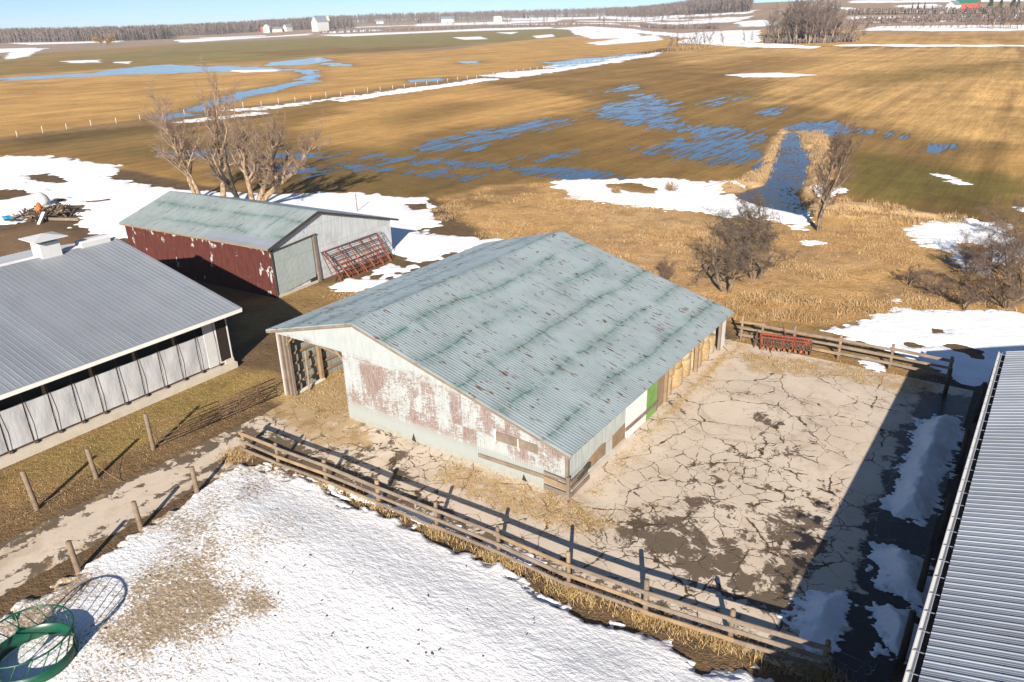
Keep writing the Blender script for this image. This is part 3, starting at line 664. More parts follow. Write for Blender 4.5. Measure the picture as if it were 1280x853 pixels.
# strips along the field fence
snow_sheet(poly((415,126),(450,120),(500,112),(560,105),(602,98),(628,99),(600,103),(540,112),(480,120),(430,128)), .6, .12, .8, 1.2, 5)
snow_sheet(poly((220,153),(250,148),(330,140),(335,142),(280,149),(225,155)), .6, .08, .8, 1.6, 4)
snow_sheet(poly((270,138),(345,132),(440,119),(505,110),(510,111),(440,122),(350,136),(280,141)), .7, .07, 1., 2.2, 6, thr=1.2)
for a in [[(602,95),(640,90),(700,85),(740,80),(742,83),(690,91),(640,98)], [(676,84),(740,76),(790,70),(822,66),(822,69),(760,80),(700,88)], [(725,44),(750,40),(795,41),(800,45),(775,48),(740,49)]]:
    snow_sheet(poly(*a), .9, .1, 1., 2.4, 8)
snow_sheet(poly((900,94),(930,92),(975,91),(1022,94),(985,97),(930,97)), .8, .06, 1.5, .8, 6)
for a, st in [([(566,47),(600,46),(612,49),(580,50)], 2), ([(666,45),(690,43),(694,46),(672,48)], 2), ([(712,37),(746,38),(748,43),(720,44)], 2), ([(735,54),(790,46),(820,44),(830,50),(785,54),(750,57)], 2),
              ([(75,77),(120,75),(130,78),(95,79)], 2), ([(138,78),(165,77),(160,80)], 2), ([(15,64),(55,61),(30,72),(5,75)], 2.5), ([(620,41),(648,40),(640,43)], 2), ([(290,88),(345,87),(346,90),(300,91)], 2)]:
    snow_sheet(poly(*a), st, .15, 2.5, 2.5, 14, margin=4)
# bands of snow on the far fields, along lanes and hedges
for a, st in [([(690,36),(735,33),(790,36),(850,42),(950,38),(952,56),(900,57),(846,54),(860,48),(800,42),(740,39)], 2.5),
              ([(895,57),(950,54),(1000,57),(1030,58),(1025,61),(960,60)], 2), ([(1040,57),(1080,55.5),(1290,56.5),(1290,58.5),(1080,58)], 2),
              ([(1075,38),(1100,33),(1200,32),(1290,32),(1290,38),(1180,39)], 3), ([(690,20),(800,19),(900,16),(940,14),(940,17),(860,21),(760,24)], 6),
              ([(1010,6),(1080,12),(1180,13),(1290,13),(1290,16),(1180,17),(1080,16)], 4), ([(1060,1),(1290,-1),(1290,1.5),(1060,4)], 6), ([(1060,21),(1150,21),(1290,19),(1290,23),(1150,24),(1060,24)], 4),
              ([(1120,7),(1170,5),(1175,8),(1125,9)], 4), ([(920,28),(950,25),(975,30),(950,34),(925,33)], 3),
              ([(-20,62),(40,60),(60,61),(20,65),(-20,68)], 4), ([(220,50),(330,46),(390,42),(385,44),(300,49),(225,54)], 5), ([(400,44),(520,40),(600,36),(690,34),(690,36),(560,40),(430,46)], 4),
              ([(520,30),(640,27),(700,25),(700,27),(600,31),(520,33)], 6), ([(400,40),(470,37),(480,38.5),(410,42)], 5), ([(560,24),(700,22),(780,21),(780,23),(640,26)], 8),
              ([(10,54),(60,52),(150,51),(150,53),(40,56)], 6), ([(880,24),(935,21),(935,24),(890,27)], 5), ([(430,34.5),(520,31.5),(640,29.5),(640,30.3),(520,32.3),(430,35.4)], 6), ([(640,30.5),(760,29),(850,31),(850,32),(760,30),(640,31.5)], 6), ([(250,47.5),(330,44.5),(330,45.3),(250,48.5)], 6), ([(720,26),(830,23.5),(920,22),(920,23),(830,25),(720,27)], 6), ([(1130,9.5),(1170,9),(1170,10.5),(1130,11)], 4), ([(1090,27.5),(1190,26),(1190,27),(1090,28.6)], 4), ([(800,27),(900,24),(935,27),(860,31)], 4)]:
    snow_sheet(poly(*a), st, .35, st*1.6, st*1.1, st*7, margin=8)
# the great drift in front of the plank fence
NEARP = poly((-300,900),(-20,790),(20,762),(100,716),(172,668),(250,612),(292,586),(326,585),(400,614),(470,645),(545,676),(620,708),(700,750),(745,776),(800,790),(840,806),(880,838),(930,838),(985,862),(1040,900),(1100,1100),(-300,1300))
NEARP = np.array([p for p in NEARP])
dA = at(215, 775)[:2]; dB = at(330, 770)[:2]; dC = at(60, 760)[:2]
def near_dirt(X, Y, s):
    e = lambda c, r: np.exp(-((X-c[0])**2+(Y-c[1])**2)/r**2)
    leftness = 1-sstep(-27, -15, X)
    return np.clip(.22+.5*leftness*(fbm(X, Y, 2.2, 4, 40)*2-.45)+(.5*e(dA, 1.9)+.4*e(dA+np.array([1.2, -.3]), 3.0)+.4*e(dB, .9))*(.25+1.3*fbm(X, Y, .8, 4, 46))+.25*e(dC, 2.)+.25*(1-sstep(0, .6, s)), 0, 1)
def near_z(X, Y, s): return .5*sstep(0, 4.5, s)+.08*(fbm(X, Y, 5, 3, 41)-.5)+.022*(fbm(X+.5*Y, Y*1.5, .55, 3, 42)-.5)+.022*(fbm(X, Y, .22, 2, 43)-.5)
snow_sheet(NEARP, .10, .16, .35, .35, 1.6, mat='snow_dirty', name='snow_drift', zfun=near_z, rough=.014, rs=.3, dirtf=near_dirt, holes=[(poly((812,792),(850,795),(880,806),(935,833),(900,838),(870,815),(835,805)), .25)])
snow_sheet(poly((330,577),(480,625),(560,655),(700,712),(700,718),(560,664),(470,634),(330,583)), .07, .06, .2, .28, 1.2, mat='snow_dirty', dirtf=lambda X, Y, s: .2+0*X)
# heaps pushed up in the shade beside the long roof
def heap(h): return lambda X, Y, s: h*sstep(0, 1.1, s)*(.45+1.1*fbm(X, Y, .9, 4, 44))+.035*(fbm(X, Y, .22, 3, 47)-.5)*sstep(0, .3, s)
hd = lambda X, Y, s: .02+.3*fbm(X, Y, .9, 3, 45)
for a, h in [([(1150,530),(1172,522),(1198,523),(1196,540),(1180,590),(1166,640),(1155,652),(1120,645),(1114,628),(1130,585)], .55),
             ([(1090,690),(1120,686),(1150,700),(1165,735),(1158,760),(1130,750),(1100,735)], .5), ([(1095,765),(1110,757),(1140,775),(1150,800),(1125,822),(1105,815)], .45), ([(990,778),(1020,742),(1055,745),(1052,780),(1040,808),(1010,805)], .35)]:
    snow_sheet(poly(*a), .06, .08, .3, .28, .8, mat='snow_dirty', name='snow_pile', zfun=heap(h), dirtf=hd, rough=.03, rs=.35, thr=-.25)
# ------------------------------------------------------------------ paved yard and lane
def slab(name, x0, x1, y0, y1, step, zz, df):
    nx = int((x1-x0)/step)+1; ny = int((y1-y0)/step)+1
    X, Y = np.meshgrid(np.linspace(x0, x1, nx), np.linspace(y0, y1, ny)); X = X.ravel(); Y = Y.ravel()
    d, s, w, dz = df(X, Y); crk = np.full(len(X), .0 if 'lane' in name else 1.)
    o = np_mesh(name, np.c_[X, Y, zz+dz], grid_quads(nx, ny), M['yard_concrete'], True, {'dirt': d, 'straw': s, 'wet': w, 'crk': crk}); return tag(o, kind='structure')
YP1 = poly((640,600),(760,650),(850,560),(1000,540),(1090,480),(1010,640),(985,780),(900,760),(760,700)); YP2 = poly((700,650),(800,690),(960,790),(1000,780),(930,700),(850,640),(760,640))
YP3 = poly((980,640),(1060,600),(1040,700),(985,790),(950,740)); YS1 = poly((560,575),(720,625),(780,660),(740,670),(620,640),(540,600)); YS2 = poly((340,490),(430,455),(470,560),(400,560),(330,520)); YS3 = poly((920,440),(1050,455),(1180,480),(1160,500),(1040,475),(930,465)); YS4 = poly((735,620),(905,440),(925,445),(830,560),(760,620))
YB1 = poly((930,510),(950,505),(985,530),(970,540),(940,530)); YB2 = poly((300,560),(420,590),(560,640),(560,650),(420,605),(300,575))
def yardf(X, Y):
    d = .22+.40*sstep(-1, 2, sdist(YP1, X, Y))+.50*sstep(-1, 1.5, sdist(YP2, X, Y))+.6*sstep(-.8, 1, sdist(YP3, X, Y))+.5*sstep(-.6, .6, sdist(YB1, X, Y)+.8*(fbm(X, Y, .9, 4, 55)-.5))+.5*sstep(-.5, .6, sdist(YB2, X, Y))
    lft = 1-sstep(-24, -16, X); d = d+.42*lft*(Y < 25.2)
    d += .6*(1-sstep(20.8, 21.8, Y))
    s = .75*sstep(-.5, .6, sdist(YS1, X, Y))+.85*sstep(-.8, .8, sdist(YS2, X, Y))+.7*sstep(-.6, .6, sdist(YS3, X, Y))+.8*sstep(-.45, .3, sdist(YS4, X, Y))*(1-sstep(-14.3, -13.6, X))+.16*fbm(X, Y, 2.5, 3, 59)
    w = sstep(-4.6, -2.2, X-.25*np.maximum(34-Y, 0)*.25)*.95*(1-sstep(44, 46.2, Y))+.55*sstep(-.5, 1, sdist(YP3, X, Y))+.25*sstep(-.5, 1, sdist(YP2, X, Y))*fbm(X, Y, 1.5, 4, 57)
    return np.clip(d, 0, 1), np.clip(s, 0, 1), np.clip(w, 0, 1), .02*(fbm(X, Y, 3, 3, 50)-.5)
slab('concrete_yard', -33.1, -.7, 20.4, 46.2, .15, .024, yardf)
def lanef(X, Y):
    e = np.minimum(np.minimum(X+33.2, -29.7-X), 1.6); ed = 1-sstep(.05, .75, e+.9*(fbm(X, Y, 2.5, 4, 52)-.5))
    return np.clip(.34+.4*np.exp(-((X+32.3+.2*np.sin(Y*.4))/.28)**2)+.4*np.exp(-((X+30.7+.2*np.sin(Y*.4))/.28)**2)+ed*.95+.6*sstep(13, 20, Y)*fbm(X, Y, 2, 3, 53), 0, 1), np.clip(.25*ed+.2, 0, 1), 0*X, .015*(fbm(X, Y, 3, 3, 54)-.5)
slab('concrete_lane', -33.2, -29.7, -4, 20.35, .12, .018, lanef)
# ------------------------------------------------------------------ ribbed roof slope: eave line a->b, upslope vector u
def ribbed(a, b, u, pitch=.305, h=.022, minor=True, th=.05, wave=False):
    a = Vector(a); b = Vector(b); u = Vector(u); e = (b-a); L = e.length; e.normalize()
    nrm = e.cross(u).normalized()
    if nrm.z < 0: nrm = -nrm
    prof = []; n = max(1, int(round(L/pitch))); p = L/n
    for i in range(n):
        t = i*p
        if wave: prof += [(t, 0), (t+p*.25, h*.5), (t+p*.5, h), (t+p*.75, h*.5)]
        else:
            prof += [(t, 0), (t+.012, h), (t+.040, h), (t+.056, 0)]
            if minor: prof += [(t+p*.42, 0), (t+p*.46, h*.3), (t+p*.50, 0), (t+p*.68, 0), (t+p*.72, h*.3), (t+p*.76, 0)]
    prof.append((L, 0)); vs = []; k = len(prof)
    for base in (Vector((0, 0, 0)), u):
        for t, z in prof: vs.append(a+base+e*t+nrm*z)
    for base in (Vector((0, 0, 0)), u):
        for t in (0, L): vs.append(a+base+e*t-nrm*th)
    fs = [(i, i+1, k+i+1, k+i) for i in range(k-1)]
    fs += [(2*k, 2*k+2, 2*k+3, 2*k+1)]
    fs += [tuple(range(k))[::-1]+(2*k, 2*k+1), tuple(range(k, 2*k))+(2*k+3, 2*k+2), (0, k, 2*k+2, 2*k), (k-1, 2*k+1, 2*k+3, 2*k-1)]
    return vs, fs

# ================================================================== the big grey-roofed barn
B = thing('barn', 'big low barn with a faded green steel roof, rust streaks and peeling white gable wall', 'barn', (-14.75, 25, 0))
bx, by = -14.75, 25.
RX, RZ = -27.35-bx, 6.0; REX, REZ = -14.4-bx, 2.4; LEX, LEZ = -34.35-bx, 4.15; Y0, Y1 = -.3, 20.4
kr = (RZ-REZ)/(REX-RX); kl = (RZ-LEZ)/(RX-LEX)
def rz_(X): return RZ-kr*(X-RX) if X > RX else RZ-kl*(RX-X)
m = MB(); m.add(*ribbed((REX, Y0, REZ), (REX, Y1, REZ), (RX-REX, 0, RZ-REZ), .19, .02, wave=True))
m.add(*ribbed((LEX, Y0, LEZ), (LEX, Y1, LEZ), (RX-LEX, 0, RZ-LEZ), .19, .02, wave=True))
roof = m.build('roof', M['roof_old'], B)
m = MB(); m.prism([(RX-.16, Y0-.02, RZ-.045), (RX, Y0-.02, RZ+.035), (RX+.16, Y0-.02, RZ-.045), (RX, Y0-.02, RZ+.012)], (0, Y1-Y0+.04, 0)); m.build('ridge_cap', M['roof_old'], roof)
for (xa, za, xb, zb) in ((RX, RZ, REX, REZ), (RX, RZ, LEX, LEZ)):
    for yy in (Y0+.02, Y1-.02):
        m = MB(); m.beam((xa, yy, za-.13), (xb, yy, zb-.13), .035, .15); m.build('fascia_board', M['wood_grey'], roof)
# gable wall with the open bay at its far end
w0, w1 = -33.8-bx, 0.; o1 = -28.6-bx
pts = [(o1, 0, .03), (w1, 0, .03), (w1, 0, rz_(w1)-.07), (RX, 0, RZ-.07), (w0, 0, rz_(w0)-.07), (w0, 0, 3.93), (w0+.3, 0, 3.93), (o1, 0, 4.0)]
m = MB(); m.prism(pts, (0, .06, 0)); wall = m.build('gable_wall', M['siding_peel'], B)
m = MB(); m.box((w1-.02, .03, 1.22), (.16, .14, 2.44)); m.build('corner_trim', M['wood_grey'], wall)
m = MB(); m.box((-18.6-bx+1.15, -.02, 2.0), (2.3, .05, .46)); fw_ = m.build('window_patch', M['wood_grey'], wall)
m = MB(); m.box((-18.6-bx-.06, -.03, 2.02), (.09, .06, .62)); m.build('window_frame', M['trim_cream'], fw_); m = MB(); m.box((-17.35-bx, -.048, 2.0), (.04, .03, .46)); m.build('window_mullion', M['trim_cream'], fw_)
m = MB(); m.beam((-19.7-bx, -.045, .62), (-15.2-bx, -.045, .70), .06, .20, (0, 0, 1)); m.build('rub_rail', M['wood_grey'], wall)
m = MB(); m.prism([(-24.05-bx, -.004, .06), (-23.75-bx, -.004, .03), (-23.9-bx, -.004, .5)], (0, -.01, 0)); m.build('rust_hole', M['dark_interior'], wall); m = MB(); m.prism([(-17.2-bx, -.004, .05), (-16.9-bx, -.004, .05), (-17.1-bx, -.004, .4)], (0, -.01, 0)); m.build('rust_hole', M['dark_interior'], wall)
# long side: grey sheets, white and green panels, then open bays
m = MB(); m.prism([(-.06, .06, .30), (-.06, 5.75, .12), (-.06, 5.75, 2.42), (-.06, .06, 2.42)], (.06, 0, 0)); sw = m.build('side_wall', M['siding_grey_y'], B)
m = MB(); m.prism([(.006, 1.9, .42), (.006, 3.6, .40), (.006, 3.6, 1.05), (.006, 3.1, 1.15), (.006, 1.9, .95)], (.02, 0, 0)); m.prism([(.004, 4.3, .2), (.004, 5.7, .2), (.004, 5.7, 1.15), (.004, 4.3, 1.05)], (.02, 0, 0)); m.build('rusty_sheet', M['wood_tan'], sw)
m = MB(); m.box((.05, 2.9, .17), (.20, 5.4, .26)); m.build('sill_concrete', M['kerb_concrete'], B)
m = MB(); m.box((-.03, 7.0, 1.24), (.05, 2.4, 2.36)); m.build('white_panel', M['white_panel'], B)
m = MB(); m.box((-.03, 8.85, 1.24), (.05, 1.22, 2.36)); m.build('green_panel', M['green_panel'], B)
m = MB(); m.beam((.05, 5.7, .72), (.05, 9.6, .62), .06, .17, (0, 0, 1)); m.build('kick_rail', M['wood_grey'], B)
for yy, wd in ((9.62, .16), (10.9, .2), (15.35, .2), (19.2, .16)):
    m = MB(); m.box((-.1, yy, 1.2), (wd, wd, 2.4)); m.build('post', M['wood_tan'] if wd == .2 else M['wood_grey'], B)
m = MB(); m.box((-.1, 10.15, 1.2), (.04, .95, 2.3)); m.build('board_panel', M['wood_tan'], B)
m = MB()
for k in range(8): m.box((-.12+.004*(k % 2), 19.72, .17+k*.29), (.06, .9, .26))
m.box((-.2, 20.2, 1.2), (.12, .12, 2.4)); m.build('end_panel', M['paint_white'], B)
m = MB(); m.box((-.1, 9.9, 2.36), (.1, 20, .12)); m.build('eave_beam', M['wood_grey'], B)
# far gable, far long wall with girts and posts seen through the open bay
pts = [(w0, 20.1, .03), (w1-.2, 20.1, .03), (w1-.2, 20.1, rz_(w1-.2)-.1), (RX, 20.1, RZ-.1), (w0, 20.1, rz_(w0)-.1)]
m = MB(); m.prism(pts, (0, .05, 0)); m.build('far_gable', M['siding_dark_x'], B)
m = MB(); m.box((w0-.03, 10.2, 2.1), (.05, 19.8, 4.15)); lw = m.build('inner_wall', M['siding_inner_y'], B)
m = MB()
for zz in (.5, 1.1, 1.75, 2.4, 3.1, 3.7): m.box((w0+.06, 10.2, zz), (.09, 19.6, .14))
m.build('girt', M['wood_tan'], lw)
for yy in (2.6, 5.2, 7.8, 10.4, 13, 15.6, 18.2):
    m = MB(); m.box((w0+.22, yy, 2.0), (.22, .2, 4.0)); m.build('inner_post', M['wood_tan'], B)
m = MB(); m.box((w0+.05, .12, 2.02), (.16, .16, 4.04)); m.box((w0+.36, .16, 1.95), (.16, .18, 3.9)); m.box((w0+.62, .2, 1.9), (.08, .16, 3.8)); m.build('bay_post', M['wood_grey'], B)
m = MB(); m.box((w0-.03, .1, 2.05), (.03, .3, 4.1)); m.build('corner_board', M['paint_white'], B)
m = MB(); m.beam((w0+.4, .2, 3.25), (w0+1.15, .2, 3.92), .06, .12); m.build('knee_brace', M['wood_tan'], B); m = MB(); m.beam((o1-.02, .2, 3.2), (o1-.75, .2, 3.92), .06, .12); m.build('knee_brace', M['wood_tan'], B)
m = MB(); m.box((o1+.08, .14, 2.0), (.15, .15, 3.95)); m.build('jamb_post', M['wood_tan'], B)
m = MB(); m.box((w0+.35, 1.6, .08), (.16, 2.2, .12), .06); m.build('floor_board', M['trim_cream'], B)
m = MB(); m.beam((w0+.75, 1.1, .05), (w0+.35, 1.5, 2.4), .1, .12); m.beam((w0+.7, .8, .9), (w0+.5, 1.4, .9), .08, .1); m.build('loose_timber', M['wood_grey'], B)
for yy in np.arange(.4, 20.2, 2.45):
    m = MB(); m.beam((w0, yy, 3.95), (-.15, yy, 2.35), .05, .14); m.beam((w0, yy, 4.05), (RX, yy, RZ-.2), .05, .14); m.beam((RX, yy, RZ-.2), (-.1, yy, 2.4), .05, .14); m.build('rafter', M['wood_grey'], B)
# boarded crate guard at the near corner
g_ = thing('corner_guard', 'weathered plank guard wrapped round the near corner of the peeling barn', 'guard', (-14.75, 25, 0))
m = MB(); m.beam((.14, -.12, 0), (.14, -.12, 1.15), .15, .15, (0, 1, 0)); m.build('post', M['wood_grey'], g_)
for k, (zz, w) in enumerate(((.22, .24), (.62, .3), (.98, .12))):
    m = MB(); m.beam((.06, -.16-.02*k, zz), (-1.15, -.14, zz+.03), .05, w); m.build('plank', M['wood_grey' if k != 1 else 'wood_tan'], g_)
for k, (zz, w) in enumerate(((.18, .2), (.50, .12), (.80, .2))):
    m = MB(); m.beam((.22, -.05, zz), (.20, 1.7-.2*k, zz+.05), .05, w); m.build('plank', M['wood_grey'], g_)
m = MB(); m.beam((.22, .5, .72), (.24, 1.6, .95), .16, .16); m.build('plank', M['wood_dark'], g_)

# round bales, two high, in the open bays
bale_pos = [(11.75, 0), (13.15, 0), (14.6, 0), (16.1, 0), (17.45, 0), (18.6, 0), (11.8, 1), (13.1, 1), (14.5, 1), (16.15, 1), (17.5, 1)]
def bale_mb(seed):
    prof = [(0.02, 0), (.60, .0), (.655, .05), (.672, .3), (.675, .6), (.672, .9), (.655, 1.13), (.60, 1.18), (.02, 1.18)]
    m = MB(); m.lathe(prof, 28); q = np.array(m.v); a = np.arctan2(q[:, 1], q[:, 0])
    f = 1+.045*(vnoise(a*3+20, q[:, 2]*3, seed)-.5)*2; q[:, 0] *= f; q[:, 1] *= f
    m.v = [tuple(p) for p in q]; return m
names = {0: 'first', 1: 'second', 2: 'third', 3: 'fourth', 4: 'fifth', 5: 'last'}
for i, (yy, lay) in enumerate(bale_pos):
    o = bale_mb(i).build('hay_bale', M['bale_hay'], None, (-15.55+.08*math.sin(i*2.3), 25+yy, .02+lay*1.19), True); o.rotation_euler = (0, 0, i*1.3)
    k = i if lay == 0 else i-6
    tag(o, f"round hay bale, {names[k]} in the {'lower' if lay == 0 else 'upper'} row counted from the green panel", 'hay bale', 'round hay bales stacked in the open bays')

# ================================================================== left: white curtain-sided barn
Lx = -40.15
L = thing('curtain_barn', 'long barn with ribbed silver roof and white curtain side wall', 'barn', (Lx, 26, 0))
ex, ez, rx, rz2, yE, yS = 1.2, 4.0, -51.95-Lx, 6.7, .55, -40.
m = MB(); m.add(*ribbed((ex, yS, ez), (ex, yE, ez), (rx-ex, 0, rz2-ez), .305, .026)); x2 = rx-(ex-rx)
m.add(*ribbed((x2, yS, ez), (x2, yE, ez), (rx-x2, 0, rz2-ez), .305, .026)); lr = m.build('roof', M['roof_steel'], L)
m = MB(); m.prism([(rx-.25, yS, rz2-.03), (rx, yS, rz2+.07), (rx+.25, yS, rz2-.03), (rx, yS, rz2+.03)], (0, yE-yS+.03, 0)); m.build('ridge_cap', M['paint_white'], lr)
m = MB(); m.box((ex-.01, (yS+yE)/2, ez-.14), (.05, yE-yS, .22)); m.box((ex-.4, (yS+yE)/2, ez-.24), (.72, yE-yS-.1, .03)); m.build('eave_trim', M['trim_cream'], lr)
m = MB()
for sx in (1, -1):
    xe = ex if sx > 0 else x2
    m.beam((rx, yE-.0, rz2-.11), (xe, yE-.0, ez-.11), .04, .2)
m.build('rake_trim', M['paint_white'], lr)
m = MB(); m.box((.20, -20, .19), (.62, 40.1, .38)); m.box((.0, -.25, .32), (.42, .6, .62)); m.build('kerb', M['kerb_concrete'], L)
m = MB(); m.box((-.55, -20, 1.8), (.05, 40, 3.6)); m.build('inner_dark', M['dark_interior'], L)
m = MB(); m.box((rx, -.15, 1.9), (-(x2)-.9-.1-1.0, .1, 3.8)); m.build('end_wall', M['siding_dark_x'], L)
m = MB(); m.prism([(.0, -.1, 3.75), (rx, -.1, rz2-.15), (x2+ex, -.1, 3.75)], (0, .06, 0)); m.build('gable', M['siding_dark_x'], L)
m = MB(); m.box((.02, -20, .50), (.1, 40, .08)); m.build('bottom_board', M['rust_brown'], L)
ys = [25.0-1.235*k for k in range(0, 26)]
for k in range(len(ys)-1):
    ya, yb = ys[k+1]-26+.03, ys[k]-26-.03; n = 7; vs = []; fs = []
    for j in range(9):
        for i in range(n):
            u = i/(n-1); v = j/8; bow = .028*math.sin(math.pi*u)*(.4+.6*math.sin(math.pi*v)); wob_ = .018*math.sin(7*u+k)*math.sin(5*v+2*k)
            vs.append((.10+bow+wob_, ya+(yb-ya)*u, .55+2.2*v-.03*math.sin(math.pi*u)*(j == 8)))
    for j in range(8):
        for i in range(n-1): fs.append((j*n+i, j*n+i+1, (j+1)*n+i+1, (j+1)*n+i))
    nv = len(vs); vs += [(q[0]-.03, q[1], q[2]) for q in vs]; fs += [tuple(nv+i for i in f[::-1]) for f in fs]
    m = MB(); m.add(vs, fs); m.build('curtain', M['curtain'], L, smooth=True)
for k in range(len(ys)):
    yy = ys[k]-26
    m = MB(); m.tube([(.17, yy, 3.6), (.17, yy, 2.8), (.23, yy, 1.6), (.21, yy, .75), (.18, yy, .46)], .014, 5); m.build('strap', M['rust_brown'], L)
    m = MB(); m.box((.22, yy, .5), (.16, .09, .10)); m.build('bracket', M['rust_brown'], L)
for k in range(0, 17):
    m = MB(); m.box((-.02, -1.1-2.47*k, 3.25), (.12, .13, 1.1)); m.build('eave_post', M['wood_tan'], L)
m = MB(); m.box((.12, -1.28, 2.05), (.07, .78, 3.1)); m.build('white_panel', M['white_metal'], L)
m = MB(); m.box((.10, -.44, 2.05), (.05, .80, 2.9))
for k in range(9): m.box((.135, -.78+k*.086, 2.05), (.035, .03, 2.9))
m.build('louvre', M['brown_louvre'], L)
m = MB(); m.box((.12, -.02, 2.1), (.12, .07, 3.3)); m.box((.12, -.86, 2.1), (.12, .06, 3.1)); m.box((.12, -.44, .56), (.1, .8, .08)); m.build('louvre_frame', M['paint_white'], L)
# ridge ventilators
V = thing('roof_vent', 'square white ventilator with overhanging flat cap on the silver ridge', 'roof vent', (-51.95, 21.95, 6.55))
m = MB(); m.prism([(-.62, -.62, -.25), (.62, -.62, -.25), (.62, .62, -.25), (-.62, .62, -.25)], (0, 0, 1.25)); m.build('base_box', M['white_metal'], V)
m = MB(); m.prism([(-.78, -.70, -.22), (.78, -.70, -.22), (.0, -.70, .2)], (0, 1.4, 0)); m.build('flashing', M['white_metal'], V)
m = MB()
for sx in (-.5, .5):
    for sy in (-.5, .5): m.box((sx, sy, 1.12), (.07, .07, .3))
m.build('cap_strut', M['white_metal'], V)
m = MB(); a = 1.05; m.add([(-a, -a, 1.22), (a, -a, 1.22), (a, a, 1.22), (-a, a, 1.22), (-a, -a, 1.27), (a, -a, 1.27), (a, a, 1.27), (-a, a, 1.27), (0, 0, 1.52)], [(3, 2, 1, 0), (0, 1, 5, 4), (1, 2, 6, 5), (2, 3, 7, 6), (3, 0, 4, 7), (4, 5, 8), (5, 6, 8), (6, 7, 8), (7, 4, 8)]); m.build('cap', M['white_metal'], V)
V2 = thing('ridge_vent', 'low white rounded box vent along the silver ridge near its gable', 'roof vent', (-51.95, 24.95, 6.6))
m = MB(); m.prism([(-.42, -1.0, .0), (.42, -1.0, .0), (.42, -1.0, .34), (.24, -1.0, .5), (-.24, -1.0, .5), (-.42, -1.0, .34)], (0, 2.0, 0)); m.build('cover', M['white_metal'], V2, bevel=.03)
m = MB(); m.prism([(-.6, -1.05, -.12), (.6, -1.05, -.12), (0, -1.05, .14)], (0, 2.1, 0)); m.build('flashing', M['white_metal'], V2)

# ================================================================== red-walled shed
rd = R_(3.6)
S = thing('red_shed', 'older shed with peeling dark red side, grey gable and faded green roof', 'shed', (-48.1, 36.1, 0), rd)
sl = 18.3; sw_ = 14.4; rdg = 5.3; zl, zr_, zrd = 4.15, 3.0, 5.9
def sz(Y): return zrd-(rdg-Y)*(zrd-zl)/(rdg+.35) if Y < rdg else zrd-(Y-rdg)*(zrd-zr_)/(sw_+.9-rdg)
m = MB(); m.add(*ribbed((-sl-.3, -.35, zl), (.28, -.35, zl), (0, rdg+.35, zrd-zl), .19, .02, wave=True)); m.add(*ribbed((-sl-.3, sw_+.9, zr_), (.28, sw_+.9, zr_), (0, rdg-sw_-.9, zrd-zr_), .19, .02, wave=True)); sr = m.build('roof', M['roof_red_barn'], S)
m = MB(); a = Vector((-7.6, -.42, zl-.02)); m.add(*ribbed((-7.4, -.42, zl+.02), (.2, -.42, zl+.02), (0, 1.15, 1.15*(zrd-zl)/(rdg+.35)), .19, .014, wave=True, th=.01)); m.build('patch_sheet', M['roof_steel_b'], sr)
m = MB(); m.beam((.3, -.4, zl-.12), (.3, rdg, zrd-.10), .04, .22); m.beam((.3, rdg, zrd-.10), (.3, sw_+.95, zr_-.1), .04, .16); m.build('rake_trim', M['wood_dark'], sr)
m = MB(); m.box((-sl/2, -.33, zl-.11), (sl+.4, .05, .12)); m.build('eave_board', M['wood_tan'], sr)
m = MB(); m.box((-sl/2, .03, 2.02), (sl, .06, 4.04)); m.build('red_wall', M['siding_red'], S)
pts = [(0, .061, .05), (0, sw_, .05), (0, sw_, sz(sw_)-.1), (0, rdg, zrd-.12), (0, .061, sz(0)-.12)]
m = MB(); m.prism(pts, (.05, 0, 0)); m.build('gable_wall', M['siding_galv_y'], S)
m = MB(); m.box((-sl/2, sw_-.03, 1.6), (sl, .05, 3.1)); m.prism([(-sl, 0.07, .05), (-sl, sw_-.06, .05), (-sl, sw_-.06, sz(sw_)-.1), (-sl, rdg, zrd-.12), (-sl, .07, sz(0)-.12)], (-.05, 0, 0)); m.build('back_wall', M['siding_dark_x'], S)
m = MB(); m.prism([(.09, .25, .18), (.09, 4.1, .55), (.09, 4.35, .55), (.09, 4.35, 3.95), (.09, .25, 3.72)], (.05, 0, 0)); dr = m.build('sliding_door', M['siding_door_y'], S)
m = MB(); m.beam((.16, .1, 3.78), (.16, 4.9, 4.06), .06, .12); m.beam((.10, .10, 0.), (.10, .06, 3.9), .12, .16, (0, 1, 0)); m.build('door_track', M['wood_dark'], S)
m = MB(); m.beam((.12, 4.78, 0), (.12, 4.62, 4.05), .14, .28, (0, 1, 0)); m.build('door_post', M['wood_grey'], S)
m = MB(); m.box((.085, 4.1, .45), (.05, .75, .55)); m.build('doorway_gap', M['dark_interior'], S)
m = MB(); m.box((.1, 2.3, .1), (.14, 4.4, .22)); m.build('sill', M['kerb_concrete'], S)

